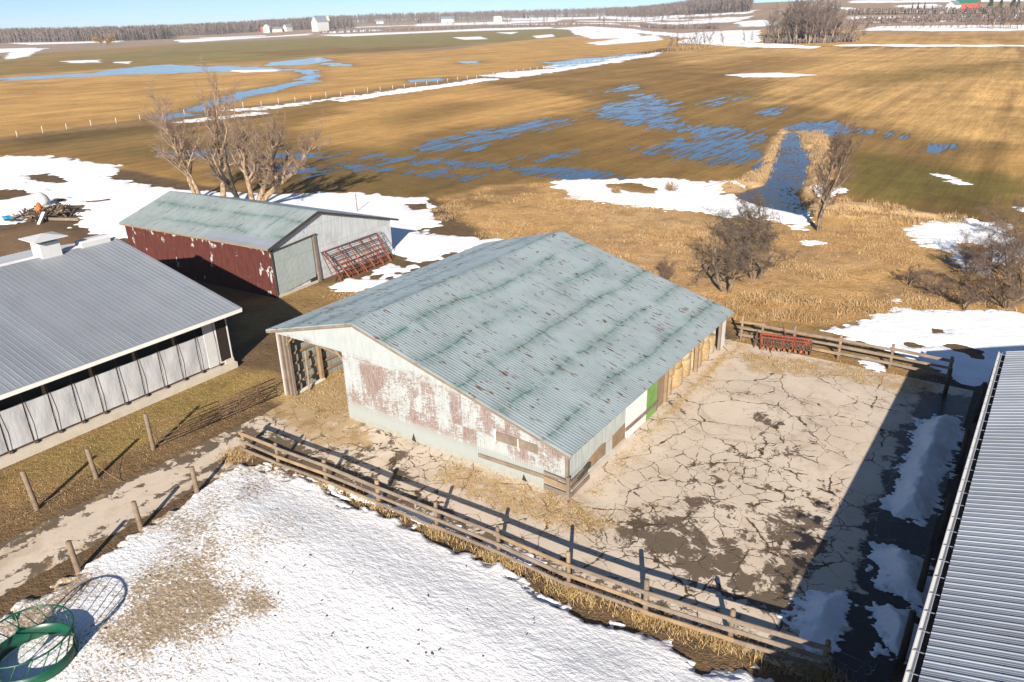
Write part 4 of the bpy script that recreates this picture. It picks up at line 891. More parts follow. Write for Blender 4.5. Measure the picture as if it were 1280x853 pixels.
# ================================================================== right: long ribbed roof close to the camera
K = thing('long_barn', 'long barn under a new ribbed blue grey steel roof casting the yard shadow', 'barn', (-.20, 0, 0), R_(-.72))
kx, kz, krx = 0., 3.95, 11.; krz = kz+krx*.29; ky0, ky1 = -22., 42.8
m = MB(); m.add(*ribbed((kx, ky0, kz), (kx, ky1, kz), (krx, 0, krz-kz), .305, .03)); m.add(*ribbed((2*krx, ky0, kz), (2*krx, ky1, kz), (-krx, 0, krz-kz), .305, .03)); kroof = m.build('roof', M['roof_steel_b'], K)
m = MB(); m.prism([(krx-.25, ky0, krz-.03), (krx, ky0, krz+.07), (krx+.25, ky0, krz-.03), (krx, ky0, krz+.03)], (0, ky1-ky0, 0)); m.build('ridge_cap', M['white_metal'], kroof)
m = MB(); m.beam((kx, ky1+.0, kz-.09), (krx, ky1+.0, krz-.09), .05, .2); m.beam((2*krx, ky1, kz-.09), (krx, ky1, krz-.09), .05, .2); m.build('rake_trim', M['white_metal'], kroof)
m = MB(); pr = []
for t in np.linspace(math.pi, 2*math.pi, 7): pr.append((-.24+.075*math.cos(t), ky0, kz-.06+.075*math.sin(t)))
pr += [(-.150, ky0, kz-.06), (-.172, ky0, kz-.07)]+[(-.24+.06*math.cos(t), ky0, kz-.06+.06*math.sin(t)) for t in np.linspace(2*math.pi, math.pi, 7)][1:-1]+[(-.31, ky0, kz-.05), (-.335, ky0, kz-.05)]
m.prism(pr, (0, ky1-ky0, 0)); gut = m.build('gutter', M['white_metal'], K)
for yy in np.arange(ky0+.5, ky1, .9):
    m = MB(); m.beam((-.31, yy, kz-.045), (.02, yy, kz-.03), .03, .012); m.build('gutter_hanger', M['steel_grey'], gut)
m = MB(); m.box((1.0, (ky0+ky1)/2, 1.85), (.08, ky1-ky0-1., 3.7)); m.build('side_wall', M['siding_dark_y'], K)
m = MB(); m.prism([(1.0, ky1-.5, 0), (2*krx-1, ky1-.5, 0), (2*krx-1, ky1-.5, kz+.1), (krx, ky1-.5, krz-.15), (1.0, ky1-.5, kz+.1)], (0, .08, 0)); m.build('gable_wall', M['siding_dark_x'], K)
m = MB(); m.box((.36, (ky0+ky1)/2, kz-.17), (1.36, ky1-ky0-.4, .03)); m.build('soffit_sun_block', M['wood_dark'], K)  # dark eave board, widened out under the gutter to block a strip of sun
# a row of old posts under that eave
posts = [((1208, 590), 2.2, 'beside the largest shaded snow heap'), ((1228, 530), 2.3, 'at the shaded end of the plank fence'), ((1240, 508), 2.4, 'farthest along, just before the roof corner'), ((1186, 680), 2.2, 'between the two biggest snow heaps'), ((1161, 748), 2.1, 'beside the middle snow heap'), ((1140, 832), 2.1, 'nearest, at the foot of the silver gutter')]
for (q, h, w) in posts:
    p = at(*q); m = MB(); m.tube([(0, 0, -.2), (.03, .02, h*.5), (rnd.uniform(-.05, .1), .0, h)], [.13, .12, .105], 9)
    tag(m.build('wood_post', M['wood_dark'], None, (p[0]-.35, p[1], 0), True), f'dark round post under the long eave, {w}', 'post', 'posts along the long barn')
# ================================================================== plank fence in front of the big barn
def plank_fence(name, label, pts, hs, rails, mats=('wood_grey', 'wood_tan'), side=-1, start=0):
    "pts: ground points of posts; rails: heights; one thing"
    o = thing(name, label, 'fence', (pts[0][0], pts[0][1], 0)); ox, oy = pts[0][0], pts[0][1]; zz = []
    for i, p in enumerate(pts):
        z0 = float(hgt(np.array([p[0]]), np.array([p[1]]))[0]); h = hs[i]
        lean = (rnd.uniform(-.04, .04), rnd.uniform(-.04, .04))
        m = MB(); r = rnd.uniform(.085, .11)
        m.tube([(p[0]-ox, p[1]-oy, z0-.3), (p[0]-ox+lean[0]*.5, p[1]-oy+lean[1]*.5, z0+h*.5), (p[0]-ox+lean[0], p[1]-oy+lean[1], z0+h-.02), (p[0]-ox+lean[0], p[1]-oy+lean[1], z0+h)], [r*1.1, r, r*.95, r*.75], 9)
        m.build('post', M['post_brown' if i % 3 else mats[1]], o, None, True); zz.append(z0)
    for k, (zh, hh) in enumerate(rails):
        i = 0
        while i < len(pts)-1:
            a, b = pts[i], pts[i+1]; d = np.array([b[0]-a[0], b[1]-a[1]]); d = d/np.linalg.norm(d); nrm = np.array([-d[1], d[0]])*side*.12
            ext = .14; za = zz[i]+zh+rnd.uniform(-.04, .04); zb = zz[i+1]+zh+rnd.uniform(-.04, .04)
            off = .028*(i % 2)
            m = MB(); m.beam((a[0]-ox+nrm[0]*(1+off*4)-d[0]*ext, a[1]-oy+nrm[1]*(1+off*4)-d[1]*ext, za), ((b[0]-ox)+nrm[0]*(1+off*4)+d[0]*ext, (b[1]-oy)+nrm[1]*(1+off*4)+d[1]*ext, zb), .045, hh*rnd.uniform(.85, 1.1))
            m.build('rail', M[mats[(i*2+k*3) % 5 == 0]], o); i += 1
    return o
fp = [(-30.43, 19.55), (-27.92, 19.6), (-24.77, 19.8), (-21.42, 19.82), (-18.1, 19.86), (-14.93, 19.95), (-11.61, 19.85), (-8.58, 20.12), (-5.59, 20.5), (-2.62, 20.92)]
plank_fence('plank_fence', 'weathered three rail plank fence between the snow drift and the cracked yard', fp, [1.35, 1.4, 1.35, 1.4, 1.5, 1.45, 1.75, 1.65, 1.5, 1.4], [(1.18, .17), (.74, .16), (.32, .15)], side=-1)
bp = [(-14.25, 46.65), (-12.9, 46.75), (-10.9, 46.7), (-8.15, 46.8), (-5.22, 46.85), (-2.1, 46.7)]
plank_fence('yard_fence', 'grey plank fence with snow behind it at the far end of the yard', bp, [1.75, 1.5, 1.7, 1.65, 1.65, 1.6], [(1.35, .17), (.9, .17), (.42, .17)], side=-1)
m = MB(); m.tube([(0, 0, -.2), (.02, 0, .8), (.03, 0, 1.6)], [.12, .11, .1], 9)
tag(m.build('gate_post', M['wood_dark'], None, (-2.0, 44.9, 0), True), 'short dark post standing alone in the shade below the plank fence end', 'post')
# posts on both sides of the lane
for (q, h, lx, ly, w) in [((-34.84, 17.21), 2.05, -.05, .02, 'tallest lane post, at the hinge end of the pipe gate'), ((-34.7, 14.14), 1.6, -.12, -.03, 'lane post with a slack rope tied to it, on the grass beside the curtain barn'), ((-34.48, 11.27), 1.95, -.22, -.05, 'leaning lane post nearest the camera on the curtain barn side'),
                           ((-29.37, 16.02), 1.42, -.02, .0, 'short grey lane post nearest the plank fence end, at the drift edge'), ((-29.03, 13.02), 1.38, -.1, .0, 'middle round lane post along the edge of the snow drift'), ((-28.51, 10.03), 1.45, -.16, .0, 'lane post at the drift edge nearest the green feeder')]:
    m = MB(); n = 5
    m.tube([(lx*k/4, ly*k/4, -.3+(h+.3)*k/4) for k in range(5)]+[(lx, ly, h+.02)], [.125, .12, .112, .11, .108, .08], 10)
    tag(m.build('fence_post', M['post_brown'], None, (q[0], q[1], 0), True), w, 'fence post', 'fence posts beside the lane')
m = MB()
def sag(a, b, s, n=10): return [tuple(np.array(a)*(1-t)+np.array(b)*t-np.array([0, 0, s*4*t*(1-t)])) for t in np.linspace(0, 1, n)]
m.tube(sag((-34.78, 14.14, 1.05), (-33.4, 14.6, .05), .12)+[(-33.2, 14.7, .03)], .012, 5)
m.tube(sag((-34.78, 14.14, .9), (-34.6, 11.3, .1), .25)+[(-34.4, 10.6, .03), (-34.6, 9.2, .03)], .012, 5)
tag(m.build('slack_rope', M['wood_tan']), 'pale slack rope tied round a lane post and trailing on the grass', 'rope')
# pipe gate from the tall post to the barn's bay post
Gt = thing('pipe_gate', 'long brown six bar pipe gate standing across the muddy passage', 'gate', (-34.75, 17.45, 0))
ga = Vector((0, 0, 0)); gb = Vector((.75, 7.1, 0)); gd = gb-ga
for k, zz in enumerate((.18, .38, .58, .78, 1.0, 1.25)):
    for j in (0, 1):
        m = MB(); a = ga+gd*(.5*j+.004); b = ga+gd*(.5*j+.496); m.tube([a+Vector((0, 0, zz)), b+Vector((0, 0, zz))], .028 if k in (0, 5) else .02, 6); m.build('bar', M['pipe_brown'], Gt, None, True)
for t in (.004, .17, .33, .496, .504, .67, .83, .995):
    m = MB(); a = ga+gd*t; m.tube([a+Vector((0, 0, .1)), a+Vector((0, 0, 1.27))], .026, 6); m.build('upright', M['pipe_brown'], Gt, None, True)

# ================================================================== green ring feeder on the drift
fz = .52; fc = at(45, 829, fz)[:2]
Fd = thing('ring_feeder', 'round green steel hay feeder with open slanted bars standing on dirty snow', 'hay feeder', (fc[0], fc[1], fz))
Rb, Rt, hb, ht = 1.28, 1.38, .52, 1.22
def ringp(r, z, n=40): return [(r*math.cos(2*math.pi*k/n), r*math.sin(2*math.pi*k/n), z) for k in range(n)]
m = MB(); n = 48; prof = [(Rb, 0), (Rb+.02, .02), (Rb+.01, hb), (Rb-.01, hb+.01), (Rb-.03, hb), (Rb-.02, .02)]; vs = []; fs = []
for r, z in prof:
    for k in range(n): t = 2*math.pi*k/n; vs.append((r*math.cos(t), r*math.sin(t), z))
q = len(prof)
for i in range(q):
    for k in range(n): fs.append((i*n+k, i*n+(k+1) % n, ((i+1) % q)*n+(k+1) % n, ((i+1) % q)*n+k))
m.add(vs, fs); m.build('sheet_skirt', M['green_paint'], Fd, None, True)
for nm, r, z, w in (('bottom_hoop', Rb, .03, .03), ('middle_hoop', Rb, hb, .028), ('top_hoop', Rt, ht, .032)):
    m = MB(); m.tube(ringp(r, z), w, 8, closed=True); m.build(nm, M['green_paint'], Fd, None, True)
for k in range(18):
    a = 2*math.pi*(k+.3)/18; b = a+.30
    m = MB(); m.tube([(Rb*math.cos(a), Rb*math.sin(a), hb), (Rt*math.cos(b), Rt*math.sin(b), ht)], .021, 6); m.build('slant_bar', M['green_paint'], Fd, None, True)
for k in range(3):
    a = 2*math.pi*(k/3)+.36+.5
    m = MB()
    ca, sa = math.cos(a), math.sin(a)
    m.tube([(Rb*ca, Rb*sa, 0), (Rt*ca, Rt*sa, ht)], .03, 6)
    for da in (-.15, .15):
        c2, s2 = math.cos(a+da), math.sin(a+da); m.prism([(Rt*ca, Rt*sa, ht), (Rt*c2, Rt*s2, ht), ((Rt-.04)*ca, (Rt-.04)*sa, ht-.32)], (.012*ca, .012*sa, 0)); m.prism([(Rb*ca, Rb*sa, hb), (Rb*c2, Rb*s2, hb), ((Rb+.04)*ca, (Rb+.04)*sa, hb+.26)], (.012*ca, .012*sa, 0))
    m.build('joint_plate', M['green_paint'], Fd, None, True)

# ================================================================== red tine harrow leaning on the yard fence
H = thing('tine_harrow', 'rusty red tine harrow folded upright against the yard fence', 'harrow', (-12.75, 45.85, .02), math.atan2(.75, 2.95))
Lh = 3.05
m = MB(); m.beam((0, 0, 1.05), (Lh, 0, 1.0), .1, .1); m.beam((0, -.1, .86), (Lh, -.1, .82), .08, .08); m.beam((0, .22, .95), (Lh, .22, .9), .08, .08); m.build('top_frame', M['rust_red'], H)
for k in range(15):
    t = .05+k*.212
    m = MB(); m.tube([(t, .2, .92), (t+.03, .0, .98), (t-.02, -.22, .7), (t+.05, -.30, .35), (t, -.22, .05)], .03, 5); m.tube([(t+.08, .1, .9), (t+.12, -.12, .5), (t+.02, -.16, .08)], .026, 5); m.tube([(t+.15, -.05, .95), (t+.02, -.26, .5)], .022, 5); m.build('tine', M['rust_brown' if k % 3 else 'rust_red'], H, None, True)
for k in range(9):
    t = .2+k*.33
    m = MB(); m.box((t, -.27, .2), (.13, .03, .16), .1); m.build('shovel', M['rust_orange'], H)
m = MB(); m.beam((.0, .1, .0), (0, .05, 1.05), .07, .12); m.beam((Lh, .1, 0), (Lh, .05, 1.0), .07, .12); m.build('end_frame', M['rust_red'], H)
m = MB(); m.tube([(1.5, .2, 1.0), (1.2, .45, 1.75)], .035, 6); m.tube([(-.2, .2, .3), (-.25, .1, 1.15)], .06, 6); m.tube([(-.35, .1, 0), (-.22, .1, .9)], .05, 6); m.build('draw_lever', M['rust_brown'], H)

# ================================================================== red pen panels leaning against the shed gable
def panel(name, label, base, rz, W, Hh, lean, mat, cols, rows_, thick=.055, z0=0.):
    o = thing(name, label, 'pen panel', (base[0], base[1], z0), rz, 'pen panels leaning on the shed gable')
    sx = math.sin(lean); cz = math.cos(lean)
    P = lambda u, v: (u, sx*v, cz*v)
    m = MB(); m.beam(P(0, 0), P(W, 0), thick, thick); m.beam(P(0, Hh), P(W, Hh), thick, thick); m.beam(P(0, -.02), P(0, Hh+.02), thick*1.3, thick*1.3, (0, 1, 0)); m.beam(P(W, -.02), P(W, Hh+.02), thick*1.3, thick*1.3, (0, 1, 0)); m.build('frame', mat, o)
    for c in cols:
        m = MB(); m.beam(P(c*W, .02), P(c*W, Hh-.02), thick*.95, thick*.95, (0, 1, 0)); m.build('upright', mat, o)
    for v in rows_:
        m = MB(); m.beam(P(.02, v*Hh), P(W-.02, v*Hh), thick*.7, thick*.7); m.build('crossbar', mat, o)
    return o
# local u runs along the gable away from the camera, v leans back onto the wall
gb0 = np.array([-48.05, 36.1]); ga_ = rd+math.pi/2
def gp(d, out):       # point d metres along the gable and out metres in front of it
    return (gb0[0]+math.cos(ga_)*d+math.cos(rd)*out, gb0[1]+math.sin(ga_)*d+math.sin(rd)*out)
panel('pen_panel', 'bright red square tube pen panel, front of the stack leaning on the grey gable', gp(5.55, 1.75), ga_, 6.6, 2.9, .60, M['gate_red'], (.22, .44, .66, .84), (.12, .22, .33, .44, .80))
panel('pen_panel', 'lower rusty orange panel lying inside the stack at the grey gable', gp(6.4, 2.0), ga_+.03, 5.6, 1.9, .72, M['rust_orange'], (.2, .4, .6, .8), (.2, .4, .6, .8))
panel('pen_panel', 'thin grey pipe panel at the back of the stack on the grey gable', gp(5.2, 1.35), ga_-.02, 7.5, 2.7, .48, M['rust_brown'], (.3, .6), (.15, .3, .45, .6, .75, .9), .04)
panel('pen_panel', 'dark rusted middle panel between the red and grey panels of the stack', gp(6.0, 1.55), ga_, 6.2, 2.3, .60, M['rust_brown'], (.25, .5, .75), (.1, .25, .4, .55, .7), .05)

# ================================================================== scrap heap on the snow
jc = at(56, 272)
def rnd_beam(m, c, L, rad, w):
    a = rnd.uniform(0, 6.28); el = rnd.uniform(-.05, .75); d = Vector((math.cos(a)*math.cos(el), math.sin(a)*math.cos(el), math.sin(el)))
    p = Vector(c)+Vector((rnd.gauss(0, rad), rnd.gauss(0, rad), rnd.uniform(.05, .7)*max(.2, 1-rad*.2))); m.beam(p-d*L/2, p+d*L/2, w, w*rnd.uniform(.4, 1))
J = thing('scrap_heap', 'tangled heap of old boards, sticks and rusty scrap on the snowy ground', 'scrap heap', (jc[0], jc[1], 0))
for mat, nn, rad in (('wood_grey', 60, 1.2), ('rust_brown', 55, 1.2), ('wood_dark', 50, 1.1), ('wood_tan', 26, 1.4)):
    m = MB()
    for k in range(nn): rnd_beam(m, (0, 0, .15), rnd.uniform(.8, 2.6), rad, rnd.uniform(.05, .2))
    for k in range(16): rnd_beam(m, (-1.6, 1.7, .15), rnd.uniform(.6, 1.6), .6, rnd.uniform(.05, .14))
    m.build('loose_board' if mat != 'rust_brown' else 'rusty_scrap', M[mat], J)
m = MB(); vs = []
for j in range(9):
    for i in range(22):
        t = 2*math.pi*i/22; r = 2.4*(1-(j/8)**1.3)*(1+.35*(float(vnoise(i*.6, j*.5, 60))-.5)); vs.append((r*math.cos(t), r*math.sin(t)*.85, .95*(j/8)*(1+.3*(float(vnoise(i*.7, j, 61))-.5))-.05))
m.add(vs, [(j*22+i, j*22+(i+1) % 22, (j+1)*22+(i+1) % 22, (j+1)*22+i) for j in range(8) for i in range(22)]); m.build('dirt_core', M['rust_brown'], J)
p = at(42, 278); m = MB(); m.prism([(-.5, -.3, 0), (.5, -.3, 0), (.55, .35, 0), (-.5, .35, 0)], (.02, .02, .45)); m.box((0, 0, .48), (1.16, .78, .06)); tag(m.build('storage_bin', M['blue_plastic'], None, (p[0]-3.3, p[1]-1.2, .02)), 'bright blue plastic bin lying beside the scrap heap', 'bin')
p = at(53, 270); m = MB(); m.tube([(0, 0, .2), (.05, .1, .9), (.0, .2, 1.6), (-.1, .3, 1.75)], [.32, .38, .25, .1], 10); tag(m.build('orange_tarp', M['orange_cloth'], None, (p[0]+.9, p[1]-.7, 0), True), 'crumpled orange tarp hanging down the front of the scrap heap', 'tarp')
p = at(66, 254); m = MB(); m.lathe([(.05, 0), (1.0, .0), (1.05, .4), (.85, .9), (.4, 1.35), (.1, 1.45)], 18); tag(m.build('white_tank', M['white_metal'], None, (p[0]+.6, p[1]-1.6, .25), True), 'tipped white plastic tank on top of the scrap heap', 'tank')
p = at(75, 277); m = MB(); m.beam((-2.2, -.9, .25), (2.6, .9, .35), .22, .3); tag(m.build('long_timber', M['wood_grey'], None, (p[0], p[1], 0)), 'long grey squared timber lying in front of the scrap heap', 'timber')
p = at(48, 281); m = MB(); m.beam((0, 0, .02), (-.5, 1.1, 1.15), .36, .06); tag(m.build('white_board', M['white_panel'], None, (p[0], p[1], 0)), 'short white board leaning on the front of the scrap heap', 'board')

# ================================================================== bare trees
def grow(seed, h, r0, stems, spread, levels=4, kids=(5, 5, 5, 4), wander=.18, up=.25, tw=.012, first=.3, ratio=.55, lmin=.25, stemlen=None, dirs=None, sides=(8, 6, 4, 3, 3)):
    g = random.Random(seed); wood = MB(); twig = MB()
    def br(p, d, L, r, lev):
        n = 7 if lev == 0 else (5 if lev < 3 else 3); pts = [Vector(p)]; rs = [r]; d = Vector(d).normalized(); dl = [d.copy()]
        for k in range(n):
            w = wander*(1+.5*lev); d = (d+Vector((g.gauss(0, w), g.gauss(0, w), g.gauss(0, w*.7)+up*.12*(1 if lev < 2 else .6)))).normalized()
            pts.append(pts[-1]+d*(L/n)); rs.append(max(tw*.6, r*(1-(.84 if lev == 0 else .7)*(k+1)/n))); dl.append(d.copy())
        (wood if lev < 1 else twig).tube(pts, rs, sides[min(lev, 4)], cap=False)
        if lev >= levels: return
        nk = kids[min(lev, len(kids)-1)]; f0 = first if lev == 0 else .15
        for c in range(nk):
            t = f0+(1-f0)*(c+g.random()*.9)/nk; x = min(t*n, n-.001); i = int(x); p2 = pts[i].lerp(pts[i+1], x-i); dd = dl[i+1]
            a = dd.orthogonal().normalized(); a.rotate(Matrix.Rotation(g.random()*6.28, 3, dd)); ang = g.uniform(.45, .95)
            nd = (dd*math.cos(ang)+a*math.sin(ang)+Vector((0, 0, up*.5))).normalized(); LL = L*ratio*g.uniform(.65, 1.15)*(1.1-.45*t)
            br(p2, nd, max(lmin, LL), max(tw, rs[i]*.62), lev+1)
        if lev < levels: br(pts[-1], dl[-1], max(lmin, L*ratio*.8), max(tw, rs[-1]*.9), lev+1)
    for s in range(stems):
        if dirs: d, base = dirs[s]
        else:
            a = 6.28*s/stems+g.random(); d = (math.cos(a)*spread, math.sin(a)*spread, 1); base = (math.cos(a)*r0*.7*(stems > 1), math.sin(a)*r0*.7*(stems > 1), -.15)
        br(base, d, (stemlen or h*.6)*g.uniform(.88, 1.1), r0*g.uniform(.8, 1.05), 0)
    return wood, twig
def tree(name, label, loc, seed, mats, group=None, rz=0, cat='tree', **kw):
    o = thing(name, label, cat, loc, rz, group); w, t = grow(seed, **kw); w.build('trunk', M[mats[0]], o, None, True); t.build('crown', M[mats[1]], o, None, True); return o
def img(dx, dz, dy=0.):      # direction: dx along the picture's right, dz up, dy away
    v = _r0*dx+np.array([-math.sin(yaw), math.cos(yaw), 0])*dy+np.array([0, 0, dz]); return tuple(v)
tree('poplar_tree', 'bare poplar leaning outward at the outer end behind the red shed', (-85.5, 55.2, 0), 3, ('bark_pale', 'twig_pink'), 'bare poplars behind the red shed', h=13, r0=.30, stems=2, spread=.4, levels=4, kids=(11, 8, 7, 5), stemlen=11.2, dirs=[(img(-.52, 1), (-.15, 0, -.2)), (img(-.2, 1), (.2, .1, -.2))], ratio=.46, up=.4, tw=.007, wander=.11)
tree('poplar_tree', 'tallest bare poplar rising straight behind the red shed roof', (-81.8, 55.8, 0), 8, ('bark_pale', 'twig_pink'), 'bare poplars behind the red shed', h=14, r0=.36, stems=1, spread=.1, levels=4, kids=(13, 8, 7, 5), stemlen=12.5, dirs=[(img(-.06, 1), (0, 0, -.2))], first=.25, ratio=.46, up=.42, tw=.007, wander=.10)
tree('poplar_tree', 'thin dark stemmed poplar between the two middle trees', (-78.9, 56.2, 0), 14, ('bark_dark', 'twig_grey'), 'bare poplars behind the red shed', h=10, r0=.26, stems=2, spread=.2, levels=3, kids=(9, 6, 5), stemlen=8.6, dirs=[(img(-.03, 1), (0, 0, -.2)), (img(-.45, .9), (.1, .1, -.2))], first=.35, ratio=.36, up=.4, tw=.007, wander=.1)
tree('poplar_tree', 'thick forked poplar with a long low limb, nearest the shed gable', (-75.3, 55.6, 0), 21, ('bark_pale', 'twig_pink'), 'bare poplars behind the red shed', h=11, r0=.38, stems=3, spread=.3, levels=4, kids=(11, 8, 7, 5), stemlen=10.4, dirs=[(img(-.10, 1), (-.1, 0, -.2)), (img(.22, 1), (.15, 0, -.2)), (img(.85, .75), (.2, .1, .4))], first=.3, ratio=.46, up=.4, tw=.007, wander=.11)
m = MB(); m.tube([(0, 0, -.1), (-.02, 0, 1.0), (-.05, .02, 2.2)], [.05, .045, .035], 6); q = at(447, 266); tag(m.build('thin_pole', M['post_brown'], None, (q[0], q[1], 0), True), 'thin pole sticking out of the snow beyond the shed eave', 'pole')
# old apple trees past the big barn
def apple(label, loc, seed, h, n=2, **kw):
    d = dict(h=h, r0=.24, stems=n, spread=.32, levels=4, kids=(6, 5, 5, 4), stemlen=h*.62, first=.3, ratio=.66, up=.16, wander=.2, tw=.010); d.update(kw)
    return tree('apple_tree', label, loc, seed, ('bark_grey', 'twig_grey'), 'old apple trees behind the barn', **d)
q = at(908, 366); apple('dense old apple tree with two dark leaning trunks at the barn corner', (q[0], q[1], 0), 31, 5.4, 2, stemlen=4.3, spread=.30, first=.38, kids=(7, 5, 5, 4), r0=.20, ratio=.66)
q = at(931, 351); apple('rounded apple tree close behind the dark trunked one', (q[0]+.6, q[1]+.9, 0), 37, 5.0, 2, stemlen=4.0, spread=.26, first=.38, kids=(7, 5, 5, 4), r0=.20, ratio=.64)
q = at(955, 305); apple('apple tree with crooked upright limbs above the melting snow by the ditch', (q[0], q[1]-1., 0), 43, 5.2, 2, kids=(6, 5, 5, 4), stemlen=4.2, spread=.4, ratio=.55)
q = at(925, 312); apple('low spreading apple bush at the edge of the snow by the ditch', (q[0], q[1]-.5, 0), 47, 3.2, 3, kids=(5, 5, 5, 4), stemlen=3.0, spread=.7, ratio=.55)
q = at(1024, 289); tree('ditch_tree', 'slender bare tree standing alone beside the flooded ditch', (q[0], q[1], 0), 52, ('bark_grey', 'twig_brown'), None, h=9, r0=.2, stems=3, spread=.14, levels=4, kids=(11, 7, 5, 5), stemlen=8.2, first=.25, ratio=.36, up=.45, tw=.008, wander=.1)
# straw colored willow stump of brush by the ditch
# saplings and thicket along the far edge
for i, (px, py, h, lab) in enumerate([(1136, 357, 2.7, 'small reddish sapling with a long shadow in the open meadow'), (1233, 184+0, 0, ''), (1205, 388, 2.4, 'thin sapling at the meadow edge above the yard snow'), (1222, 372, 3.0, 'twiggy sapling on the near side of the thicket'), (1178, 372, 2.2, 'sparse sapling between open meadow and thicket'), (832, 350, 2.2, 'dry weed bush beyond the barn roof edge')]):
    if not h: continue
    q = at(px, py); tree('sapling', lab, (q[0], q[1], 0), 60+i, ('bark_grey', 'twig_brown'), 'saplings in the meadow', cat='sapling', h=h, r0=.05, stems=4, spread=.35, levels=3, kids=(6, 5, 4), stemlen=h*.6, ratio=.5, up=.2, tw=.009, sides=(5, 4, 3, 3, 3))
th = [(1255, 385, 4.0, 'tangled hawthorn nearest the long barn roof'), (1278, 370, 4.6, 'wide dark hawthorn behind the one nearest the long roof'), (1262, 350, 4.4, 'hawthorn overhanging the patchy snow'), (1240, 335, 3.6, 'hawthorn with pale twigs on the patchy snow'), (1285, 330, 4.6, 'tall hawthorn beside the frozen ditch end'), (1268, 300, 4.2, 'hawthorn at the far end of the thicket'), (1215, 345, 3.0, 'low hawthorn nearest the open meadow')]
for i, (px, py, h, lab) in enumerate(th):
    q = at(px, py); tree('hawthorn_bush', lab, (q[0], q[1], 0), 80+i, ('bark_grey', 'twig_brown'), 'hawthorn thicket at the meadow edge', cat='bush', h=h, r0=.1, stems=5, spread=.55, levels=4, kids=(4, 5, 4, 3), stemlen=h*.75, ratio=.55, up=.2, wander=.18, tw=.007, sides=(5, 4, 3, 3, 3))
for i, (px, py, h, lab) in enumerate([(770, 243, 1.0, 'brown weed clump on the snow bank by the flood'), (838, 240, 1.3, 'taller brown weed clump standing in the snow by the flood')]):
    q = at(px, py); tree('weed_clump', lab, (q[0], q[1], 0), 100+i, ('twig_brown', 'dry_grass'), None, cat='weeds', h=h, r0=.03, stems=14, spread=.5, levels=2, kids=(6, 4), stemlen=h*.8, ratio=.4, tw=.012, sides=(3, 3, 3, 3, 3))

# ================================================================== field fence: each post a part of one long fence
def wire_fence(label, pix, n, h, wires=True):
    P = [at(*p) for p in pix]; seg = [np.linalg.norm(P[i+1][:2]-P[i][:2]) for i in range(len(P)-1)]; tot = sum(seg)
    o = thing('wire_fence', label, 'fence', tuple(P[0])); tops = []
    for k in range(n):
        d = tot*k/(n-1); i = 0
        while i < len(seg)-1 and d > seg[i]: d -= seg[i]; i += 1
        p = P[i]+(P[i+1]-P[i])*min(1, d/seg[i]); p = p-P[0]; hh = h*rnd.uniform(.85, 1.15)
        m = MB(); m.tube([(p[0], p[1], p[2]-.2), (p[0]+rnd.uniform(-.08, .08), p[1], p[2]+hh)], [.10, .09], 6); m.build('post', M['kerb_concrete'], o, None, True); tops.append((p[0], p[1], p[2]+hh*.8))
    if wires:
        m = MB(); m.tube(tops, .012, 3); m.tube([(a, b, c-.4) for a, b, c in tops], .012, 3); m.build('wire', M['rust_brown'], o)
    return o
wire_fence('long line of pale posts and wire across the fields beside the melting snow', [(-12, 177), (100, 160), (200, 148), (420, 121), (600, 98), (700, 84), (828, 66)], 64, 1.35)
# ================================================================== far woods and hedgerows
def tree_mesh(seed, h, tb, pale=False):
    w, t = grow(seed, h=h, r0=h*.022, stems=1, spread=.1, levels=3, kids=(14, 8, 6), stemlen=h*.72, first=.25, ratio=.36, up=.3, wander=.12, tw=tb, sides=(5, 3, 3, 3, 3)); return w, t
protos = []
for i in range(4):
    o = thing('woodlot_tree', 'bare grey brown tree in the dense woodlot at the edge of the tilled field', 'tree', (0, 0, 0), 0, 'bare trees of the woodlot')
    w, t = tree_mesh(200+i, 15, .045); w.build('trunk', M['far_trunk'], o, None, True); t.build('crown', M['far_twig'], o, None, True); protos.append(o)
used = [False]*4
def place_tree(k, x_, y_, s, label, group, name=None):
    k = k % 4
    if not used[k]: o = protos[k]; used[k] = True
    else: o = copy_tree(protos[k])
    z_ = float(hgt(np.array([x_]), np.array([y_]), False)[0]); o.location = (x_, y_, z_-.1); o.rotation_euler = (0, 0, rnd.uniform(0, 6.28)); o.scale = (s*rnd.uniform(.85, 1.15), s*rnd.uniform(.85, 1.15), s); o['label'] = label; o['group'] = group
    if name: o.name = name
    return o
WL = 'bare grey brown tree in the dense woodlot at the edge of the tilled field'
for i in range(110):
    px = rnd.triangular(945, 1078, 1005); py = rnd.uniform(46, 55.0)-abs(px-1005)*.03
    p = at(px, py); s = (.92+.5*math.exp(-((px-1005)/36)**2))*rnd.uniform(.75, 1.15)*(1.25 if py < 50 else 1.0); place_tree(i, p[0], p[1], s, WL, 'bare trees of the woodlot')
HL = 'bare tree in the thin row of pale trunked trees at the snowy field corner'
for i, (px, py) in enumerate([(834, 66), (846, 65), (853, 63), (858, 64), (862, 62), (874, 62), (881, 60), (886, 60), (905, 58), (930, 56), (940, 55), (868, 63), (838, 62)]):
    p = at(px, py); place_tree(i, p[0], p[1], rnd.uniform(.55, .85), HL, 'pale trees at the field corner', 'row_tree')
EL = 'bare tree in the hedgerow beyond the tan field under the snowy hill'
for i in range(46):
    px = 1085+i*4.4+rnd.uniform(-3, 3); py = rnd.uniform(35.5, 37.5); p = at(px, py); s = rnd.uniform(.26, .48)*(1.0+.5*(px > 1205)+1.1*(px > 1238)); place_tree(i, p[0], p[1], s, EL, 'hedgerow trees under the hill', 'hedgerow_tree')
ML = 'bare tree in the distant hedgerows beyond the green field'
